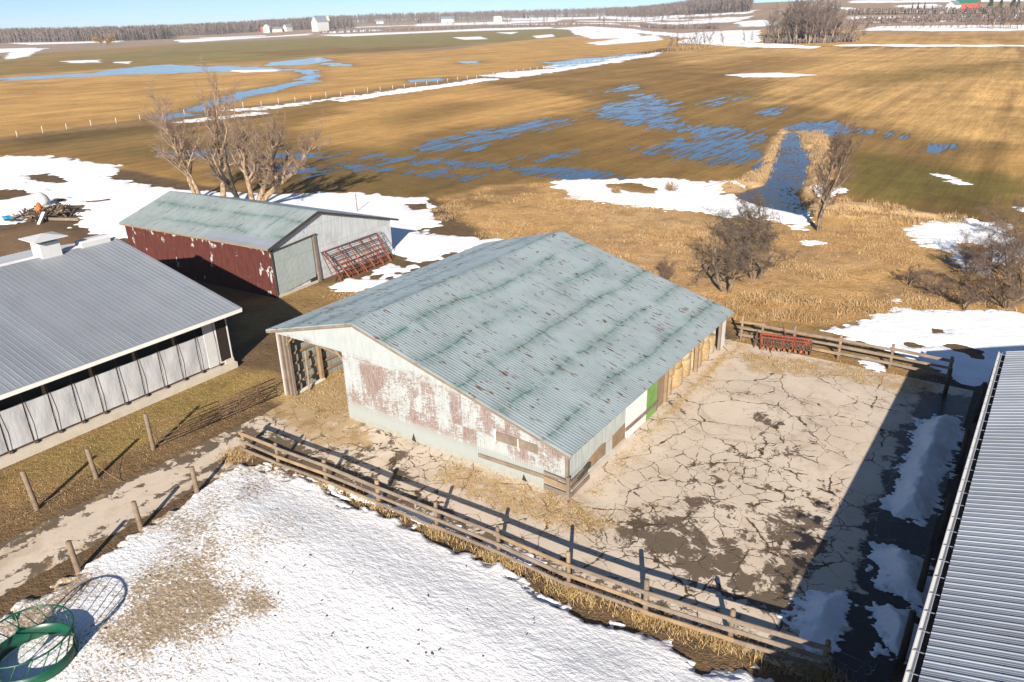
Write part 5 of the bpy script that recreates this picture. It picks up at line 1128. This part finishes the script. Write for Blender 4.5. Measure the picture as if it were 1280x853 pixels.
for i in range(95):
    px = rnd.uniform(430, 905); py = 33-(px-430)*.012+rnd.uniform(-6, 3); p = at(px, py); place_tree(i, p[0], p[1], rnd.uniform(.6, 1.35), ML, 'trees of the distant hedgerows', 'distant_tree')
SL = 'bare tree standing against the hillside below the red barn'
for i in range(20):
    px = rnd.uniform(1140, 1285) if i % 3 else rnd.uniform(1222, 1285); py = rnd.uniform(18, 30); p = at(px, py); place_tree(i, p[0], p[1], rnd.uniform(.3, .6)*(1+.7*(px > 1225)), SL, 'trees on the hillside', 'hillside_tree')
p = at(-4, 80); o = place_tree(1, p[0], p[1], .8, 'dark bare tree at the edge of the green field by the snow', 'edge trees', 'edge_tree')
p = at(3, 79); o = place_tree(2, p[0], p[1], .7, 'smaller dark bare tree leaning by the snow at the green field edge', 'edge trees', 'edge_tree')
# the golden willow out on the plain
p = at(131, 56); W = thing('golden_willow', 'round golden willow standing alone before the far woods', 'tree', tuple(p))
w, t = grow(300, h=17, r0=.6, stems=3, spread=.4, levels=3, kids=(12, 10, 8), stemlen=9, first=.2, ratio=.55, up=.05, wander=.2, tw=.09, sides=(5, 3, 3, 3, 3)); w.build('trunk', M['willow_gold'], W); t.build('crown', M['willow_gold'], W); W.scale = (1.7, 1.7, 1.25)
# far forest masses: thousands of stems too far to count
def forest(name, pxs, n, h, seed, depth, mat='far_twig'):
    g = np.random.default_rng(seed); V = []; Fq = []
    a = np.array([at(*p)[:2] for p in pxs]); seg = np.linalg.norm(np.diff(a, axis=0), axis=1); cum = np.r_[0, np.cumsum(seg)]
    d = g.random(n)*cum[-1]; X = np.interp(d, cum, a[:, 0]); Y = np.interp(d, cum, a[:, 1]); rr = np.hypot(X, Y); k = g.random(n)**1.3*depth; X = X*(1+k/rr); Y = Y*(1+k/rr); Z = hills(X, Y)
    HH = h*(.75+.35*g.random(n))
    vs = []
    for i in range(n):
        x_, y_, z_, hh = X[i], Y[i], Z[i]-.3, HH[i]; b = len(vs); tr = .18+.02*hh
        # a stem and a fan of spiky limbs in random directions, all with some thickness
        vs += [(x_-tr, y_, z_), (x_+tr*.5, y_+tr, z_), (x_+tr*.5, y_-tr, z_), (x_, y_, z_+hh*.95)]; Fq += [(b, b+1, b+3), (b+1, b+2, b+3), (b+2, b, b+3)]
        for q in range(16):
            t = .25+.62*g.random(); an = g.random()*6.28; L = hh*(.22+.24*(1-t))*(.7+.6*g.random()); el = .5+.9*g.random(); dx, dy, dz = math.cos(an)*math.cos(el)*L, math.sin(an)*math.cos(el)*L, math.sin(el)*L
            b = len(vs); zz = z_+hh*t; w_ = .30+.25*g.random()
            vs += [(x_, y_, zz-w_), (x_-math.sin(an)*w_, y_+math.cos(an)*w_, zz+w_), (x_+math.sin(an)*w_, y_-math.cos(an)*w_, zz+w_), (x_+dx, y_+dy, zz+dz)]
            Fq += [(b, b+1, b+3), (b+1, b+2, b+3), (b+2, b, b+3)]
    o = np_mesh(name, np.array(vs), np.array(Fq), M[mat], False); return tag(o, kind='stuff')
forest('far_woods', [(-60, 55), (60, 53.5), (150, 51.5), (210, 49)], 3600, 21, 401, 330)
forest('far_woods', [(200, 46), (260, 44), (340, 39), (440, 36)], 2600, 20, 402, 500)
forest('far_woods', [(380, 33.5), (520, 27), (640, 23.5), (760, 21), (860, 18.5), (940, 15)], 5200, 21, 403, 900)
forest('hedge_brush', [(400, 43), (520, 38.5), (690, 33)], 420, 5, 404, 40)
forest('hedge_brush', [(1070, 31), (1160, 28), (1290, 27)], 700, 3.2, 405, 60)
forest('hedge_brush', [(690, 32), (800, 34), (900, 37)], 380, 5, 406, 30)
forest('hedge_brush', [(1060, 19), (1160, 18.5), (1290, 17.5)], 500, 5, 407, 30)
forest('hedge_brush', [(955, 55.5), (1000, 55), (1070, 53)], 420, 3.2, 408, 30)
# conifers
def conifer_mb(seed):
    g = random.Random(seed); w = MB(); w.tube([(0, 0, -.2), (0, 0, 9)], [.22, .05], 5); c = MB()
    for k in range(150):
        z_ = .6+9.2*(k/150.); R = 2.2*(1-z_/10.2)+.15; a = g.random()*6.28; e = g.uniform(-.35, .1); L = R*g.uniform(.75, 1.1); w2 = .35+.3*R*.4
        ca, sa = math.cos(a), math.sin(a)
        c.add([(0, 0, z_+.3), (ca*L*.55-sa*w2, sa*L*.55+ca*w2, z_+e*L*.5), (ca*L*.55+sa*w2, sa*L*.55-ca*w2, z_+e*L*.5), (ca*L, sa*L, z_+e*L), (ca*L*.5, sa*L*.5, z_+.45)], [(0, 1, 4), (4, 1, 3), (4, 3, 2), (0, 4, 2), (1, 0, 2), (1, 2, 3)])
    return w, c
cf = thing('spruce_tree', 'dark spruce in the row on the skyline at the top of the snowy fields', 'tree', (0, 0, 0), 0, 'spruces on the skyline'); w, c = conifer_mb(5); w.build('trunk', M['bark_dark'], cf); c.build('crown', M['conifer'], cf)
first = True
CL = {'sky': ('dark spruce in the row on the skyline at the top of the snowy fields', 'spruces on the skyline'), 'hill': ('dark spruce on the hillside near the red and green barn', 'spruces on the hillside'), 'farm': ('dark spruce beside the distant grey barn and silo', 'spruces at the distant farms')}
for px, py, s, k in [(863, 16, .9, 'sky'), (868, 15.5, 1.2, 'sky'), (873, 15, 1.2, 'sky'), (879, 15, .9, 'sky'), (884, 14.5, 1.1, 'sky'), (889, 14.5, 1.3, 'sky'), (894, 14, 1.2, 'sky'), (900, 14, 1.4, 'sky'), (905, 13.5, 1.2, 'sky'), (911, 13, .9, 'sky'), (917, 12.5, 1., 'sky'), (1128, 12.5, .45, 'hill'), (1140, 12.3, .6, 'hill'), (1147, 12.2, .8, 'hill'), (1155, 12.1, .7, 'hill'), (1165, 12, .5, 'hill'), (1172, 12, .5, 'hill'), (1183, 13, .5, 'hill'), (1237, 12, 1.5, 'hill'), (1250, 11, 1.2, 'hill'), (1265, 11, 1.5, 'hill'), (1272, 10, 1.2, 'hill'), (419, 37.5, 1.0, 'farm'), (378, 36, 1.2, 'farm'), (523, 29.5, 1.4, 'farm'), (526, 29.5, 1.3, 'farm'), (655, 23.5, 1.7, 'farm'), (660, 23.4, 1.5, 'farm')]:
    o = cf if first else copy_tree(cf); first = False
    p = at(px, py); o.location = tuple(p); o['label'], o['group'] = CL[k]; o.scale = (s, s, s*rnd.uniform(.9, 1.2)); o.rotation_euler = (0, 0, rnd.uniform(0, 6))

# ================================================================== far farms
def pxm(p): return np.linalg.norm(np.array(p)-np.array([0, 0, CAMH]))/F      # metres per pixel there
def house(name, label, px, py, wpx, hpx, wallm, roofm, cat='house', rz=None, ratio=.7, roofk=.55, windows=0, doors=0):
    p = at(px, py); k = pxm(p); W_ = wpx*k; Hh = hpx*k*(1-roofk*.5); D = W_*ratio; rh = hpx*k*roofk
    az = math.atan2(p[0], p[1])
    o = thing(name, label, cat, tuple(p), -az+(rz or 0))
    m = MB(); m.prism([(-W_/2, -D/2, -.5), (W_/2, -D/2, -.5), (W_/2, D/2, -.5), (-W_/2, D/2, -.5)], (0, 0, Hh+.5)); m.prism([(-W_/2+.02, -D/2, Hh), (-W_/2+.02, D/2, Hh), (-W_/2+.02, 0, Hh+rh*.97)], (W_-.04, 0, 0)); m.build('wall', wallm, o)
    m = MB(); e = .35
    m.prism([(-W_/2-e, -D/2-e, Hh-e*rh/D*2), (-W_/2-e, 0, Hh+rh), (-W_/2-e, D/2+e, Hh-e*rh/D*2), (-W_/2-e, D/2+e, Hh-e*rh/D*2+.25), (-W_/2-e, 0, Hh+rh+.28), (-W_/2-e, -D/2-e, Hh-e*rh/D*2+.25)], (W_+2*e, 0, 0)); m.build('roof', roofm, o)
    for i in range(windows):
        m = MB(); m.box((-W_/2+W_*(i+.5)/windows, -D/2-.03, Hh*.55), (1.1, .06, 1.4)); m.build('window', M['far_window'], o)
    return o
house('white_house', 'white gabled farm building, nearest the small red shed on the plain', 335, 41, 8, 7, M['far_white'], M['far_white'], 'house', R_(70), .9, .45)
house('small_shed', 'small red shed at the end of the white farm building', 328, 40.5, 3, 4, M['far_red'], M['far_red'], 'shed')
house('machine_shed', 'low cream farm shed beside the white gabled building', 346, 40.3, 12, 4, M['far_yellow'], M['far_roof_grey'], 'shed')
house('farm_house', 'white farmhouse with dark windows between cream shed and grey barn', 360, 39.5, 8, 6, M['far_white'], M['far_roof_grey'], 'house', R_(40), .8, .5, 3)
house('gambrel_barn', 'tall grey barn with blue grey roof beside a pale silo', 401, 39.5, 15, 13, M['far_white'], M['far_roof_grey'], 'barn', R_(35), .8, .5)
p = at(411.5, 38.5); k = pxm(p); sl_ = thing('grain_silo', 'pale round concrete silo beside the tall grey barn', 'silo', tuple(p)); m = MB(); m.lathe([(1.9*k, -1), (1.9*k, 13.2*k)], 20); m.build('drum', M['far_yellow'], sl_, None, True); m = MB(); m.lathe([(1.95*k, 13.2*k), (1.5*k, 14.6*k), (.4*k, 15.2*k)], 20); m.build('dome', M['far_white'], sl_, None, True)
house('bungalow', 'long white bungalow by the two spruces beyond the green field', 560, 28.5, 15, 5, M['far_white'], M['far_roof_grey'], 'house', 0, .5, .5, 4)
house('cottage', 'small white cottage among bare trees beyond the field', 622, 28, 9, 5, M['far_white'], M['far_white'], 'house', R_(15), .7, .5, 2)
house('cabin', 'tiny white cabin far off on the forest edge', 697, 21.5, 5, 3.5, M['far_white'], M['far_roof_grey'], 'house')
house('villa', 'white house with red roof before the left woods ridge', 475, 30, 8, 3.5, M['far_white'], M['far_roof_grey'], 'house')
house('skyline_house', 'tan house among the spruces on the skyline', 858, 16, 6, 4, M['far_yellow'], M['far_yellow'], 'house')
rb = house('hill_barn', 'red barn with green roof on the snowy hill', 1208, 13.8, 20, 10, M['far_red'], M['far_roof_green'], 'barn', R_(-12), .55, .5, 3)
house('hill_shed', 'white gabled shed joined to the red hill barn', 1191, 14.6, 12, 8, M['far_white'], M['far_roof_grey'], 'shed', R_(62), .8, .45)
house('hill_garage', 'small grey outbuilding on the snow near the red hill barn', 1178, 14, 9, 3, M['far_white'], M['far_roof_grey'], 'shed')
for i, (px, py, hpx, lab) in enumerate([(45, 61, 9, 'utility pole before the left woods'), (363, 40, 8, 'utility pole at the far farm'), (429, 38, 10, 'utility pole beyond the silo'), (444, 37.5, 9, 'utility pole in the open beyond the silo'), (640, 36, 9, 'utility pole on the lane before the cottage')]):
    p = at(px, py); k = pxm(p); o = thing('utility_pole', lab, 'pole', tuple(p)); m = MB(); m.tube([(0, 0, -.3), (0, 0, hpx*k)], .16, 6); m.build('shaft', M['wood_tan'], o); m = MB(); m.box((0, 0, hpx*k*.93), (2., .14, .14)); m.build('crossarm', M['wood_tan'], o)

# ================================================================== grass and straw lying about (uncountable)
def blades(name, pts, hs, mat, per=7, spread=.18, width=.02, lean=.6, seed=1):
    g = np.random.default_rng(seed); n = len(pts); N = n*per
    bx_ = np.repeat(pts[:, 0], per)+g.normal(0, spread, N); by_ = np.repeat(pts[:, 1], per)+g.normal(0, spread, N); hh = np.repeat(hs, per)*g.uniform(.5, 1.2, N)
    bz = np.repeat(pts[:, 2], per)-.03; a = g.random(N)*6.28; ln = g.random(N)*lean*hh+.02; ax = a+1.57+g.normal(0, .5, N); w = width*g.uniform(.6, 1.5, N)
    tx = bx_+np.cos(a)*ln; ty = by_+np.sin(a)*ln; mx = bx_+np.cos(a)*ln*.35; my = by_+np.sin(a)*ln*.35
    V = np.stack([np.c_[bx_-np.cos(ax)*w, by_-np.sin(ax)*w, bz], np.c_[bx_+np.cos(ax)*w, by_+np.sin(ax)*w, bz], np.c_[mx+np.cos(ax)*w*.8, my+np.sin(ax)*w*.8, bz+hh*.6], np.c_[mx-np.cos(ax)*w*.8, my-np.sin(ax)*w*.8, bz+hh*.6], np.c_[tx, ty, bz+hh]], 1).reshape(-1, 3)
    k = np.arange(N)*5; Fq = np.concatenate([np.stack([k, k+1, k+2], 1), np.stack([k, k+2, k+3], 1), np.stack([k+3, k+2, k+4], 1)])
    return tag(np_mesh(name, V, Fq, M[mat], False), kind='stuff')
def scatter(P, n, seed, f=None):
    g = np.random.default_rng(seed); lo, hi = P.min(0), P.max(0); q = lo+g.random((n*4, 2))*(hi-lo); q = q[sdist(P, q[:, 0], q[:, 1]) > 0][:n*2]
    if f is not None: q = q[f(q[:, 0], q[:, 1]) > g.random(len(q))]
    q = q[:n]; return np.c_[q, hgt(q[:, 0], q[:, 1])]
def snowfree(q, polys):
    keep = np.ones(len(q), bool)
    for P in polys: keep &= sdist_far(P, q[:, 0], q[:, 1], 5) < -.3
    return q[keep]
SN = [poly((688,228),(800,224),(912,228),(960,252),(1000,258),(1016,270),(1012,289),(960,276),(830,262),(720,248)), poly((1133,286),(1205,278),(1250,283),(1300,312),(1300,335),(1236,346),(1196,322)), poly((1028,412),(1105,396),(1200,389),(1300,393),(1300,474),(1186,470)), DITCH[0][0]]
q = snowfree(scatter(MEADOW, 7000, 1, lambda a, b: sstep(.4, .6, fbm(a, b, 3.5, 3, 70))), SN); blades('meadow_grass', q, .16+.34*np.random.default_rng(3).random(len(q))*(fbm(q[:, 0], q[:, 1], 6, 3, 71)), 'dry_grass', 9, .25, .016, 1.6, 4)
tf = poly((880,372),(960,365),(1060,385),(1040,404),(925,400)); q = scatter(tf, 500, 5, lambda a, b: sstep(.4, .62, fbm(a, b, 1.8, 3, 74))); blades('tall_grass', q, .18+.3*np.random.default_rng(6).random(len(q)), 'dry_grass', 9, .25, .014, 1.4, 7)
qs = []
for P, h in BANK: qs.append(scatter(P, 420, 8, lambda a, b: sstep(.4, .6, fbm(a, b, 2., 3, 75))))
q = np.concatenate(qs); blades('reed_grass', q, .2+.45*np.random.default_rng(9).random(len(q)), 'dry_grass', 9, .25, .025, .7, 10)
# straw along the plank fence, mostly round the posts
g_ = np.random.default_rng(12); q = []
for i in range(len(fp)-1):
    a, b = np.array(fp[i]), np.array(fp[i+1]); n = 5+9*i
    t = g_.random(n); q.append(a+(b-a)*t[:, None]+np.c_[g_.normal(0, .05, n), g_.normal(-.15, .22, n)])
for i, p_ in enumerate(fp):
    n = 46 if i >= 4 else 10; q.append(np.array(p_)+np.c_[g_.normal(.1, .28, n), g_.normal(-.12, .18, n)])
n = 110; q.append(np.array(fp[0])+np.c_[g_.normal(-.15, .25, n), g_.normal(-.45, .3, n)])
q = np.concatenate(q); q = np.c_[q, .03+0*q[:, 0]]; blades('fence_straw', q, .10+.28*g_.random(len(q)), 'straw', 9, .15, .009, 1.6, 13)
q = np.concatenate([scatter(YS1, 420, 14), scatter(YS4, 260, 15, lambda a, b: sstep(-13.2, -14.5, a)), scatter(YS3, 350, 16, lambda a, b: sstep(.45, .6, fbm(a, b, 1.2, 3, 72))), scatter(poly((352, 492), (430, 455), (440, 515), (400, 525)), 420, 17), scatter(poly((880, 425), (905, 440), (940, 450), (935, 425)), 120, 18)]); q[:, 2] = .02; blades('loose_straw', q, .05+.12*np.random.default_rng(19).random(len(q)), 'straw', 10, .16, .010, 2.6, 20)
q = np.concatenate([scatter(poly((0,592),(285,462),(350,475),(340,500),(200,575),(100,618),(0,680)), 3200, 21)]); q[:, 2] = 0; blades('lawn_grass', q, .03+.05*np.random.default_rng(22).random(len(q)), 'dry_grass', 7, .12, .012, 1.4, 23)
# rotten twigs and dung lumps on the drift
g_ = random.Random(5); m = MB()
for k in range(90):
    u = g_.random(); px = g_.uniform(20, 700); py = g_.uniform(640, 850)
    p = at(px, py)
    if sdist(NEARP, np.array([p[0]]), np.array([p[1]]))[0] < .4: continue
    s_ = float(sdist(NEARP, np.array([p[0]]), np.array([p[1]]))[0]); z_ = .16+.5*float(sstep(0, 4.5, s_)); a = g_.random()*6.28; L = g_.uniform(.02, .06)
    m.beam((p[0]-math.cos(a)*L, p[1]-math.sin(a)*L, z_), (p[0]+math.cos(a)*L, p[1]+math.sin(a)*L, z_+g_.uniform(0, .05)), g_.uniform(.02, .04), g_.uniform(.02, .04))
tag(m.build('dung_litter', M['rust_brown']), kind='stuff')
# ================================================================== light, sky, air, camera
w = bpy.data.worlds.new('World'); scene.world = w; w.use_nodes = True; nt = w.node_tree; nt.nodes.clear()
out = nt.nodes.new('ShaderNodeOutputWorld'); bg = nt.nodes.new('ShaderNodeBackground'); sky = nt.nodes.new('ShaderNodeTexSky')
sky.sky_type = 'NISHITA'; sky.sun_disc = False
EL = R_(23.6); sx_, sy_ = .466, -.885
sky.sun_elevation = EL; sky.sun_rotation = math.atan2(sx_, sy_); sky.altitude = 2000; sky.air_density = 1.; sky.dust_density = .6; sky.ozone_density = 3.2
tc = nt.nodes.new('ShaderNodeTexCoord'); va = nt.nodes.new('ShaderNodeVectorMath'); va.operation = 'ADD'; va.inputs[1].default_value = (0, 0, .05); vn = nt.nodes.new('ShaderNodeVectorMath'); vn.operation = 'NORMALIZE'
nt.links.new(tc.outputs['Generated'], va.inputs[0]); nt.links.new(va.outputs[0], vn.inputs[0]); nt.links.new(vn.outputs[0], sky.inputs[0])
bg.inputs[1].default_value = SKY; nt.links.new(sky.outputs[0], bg.inputs[0]); nt.links.new(bg.outputs[0], out.inputs[0])
ld = bpy.data.lights.new('sun', 'SUN'); ld.energy = SUN; ld.angle = R_(.5); ld.color = (1., .915, .80)
lo = bpy.data.objects.new('sun', ld); COL.objects.link(lo); d = Vector((-sx_*math.cos(EL), -sy_*math.cos(EL), -math.sin(EL))); lo.rotation_euler = d.to_track_quat('-Z', 'Y').to_euler(); lo.location = (20, -40, 60)
cd = bpy.data.cameras.new('camera'); cam = bpy.data.objects.new('camera', cd); COL.objects.link(cam)
cd.sensor_fit = 'HORIZONTAL'; cd.sensor_width = 36; cd.lens = F/1280*36; cd.clip_end = 20000; cd.clip_start = .5
cam.matrix_world = Matrix(((RV[0], UV[0], -fw[0], 0), (RV[1], UV[1], -fw[1], 0), (RV[2], UV[2], -fw[2], CAMH), (0, 0, 0, 1)))
scene.camera = cam
if HAZE:
    m = MB(); m.box((-1400, 1700, 24.), (5200, 4200, 60)); g = NT('haze'); g.t.nodes.remove(g.b); pv = g.n('VolumePrincipled', {'Color': (.92, .95, 1.0), 'Density': HAZE, 'Anisotropy': 0.}); g.t.links.new(pv.outputs[0], g.out.inputs['Volume']); tag(m.build('haze', g.m), kind='stuff')
    scene.cycles.volume_bounces = 0
vs_ = scene.view_settings; vs_.view_transform = 'Standard'; vs_.look = 'None'; vs_.exposure = EXPO; vs_.gamma = 1; vs_.use_curve_mapping = False
scene.cycles.max_bounces = 5; scene.cycles.diffuse_bounces = 3; scene.cycles.use_denoising = True
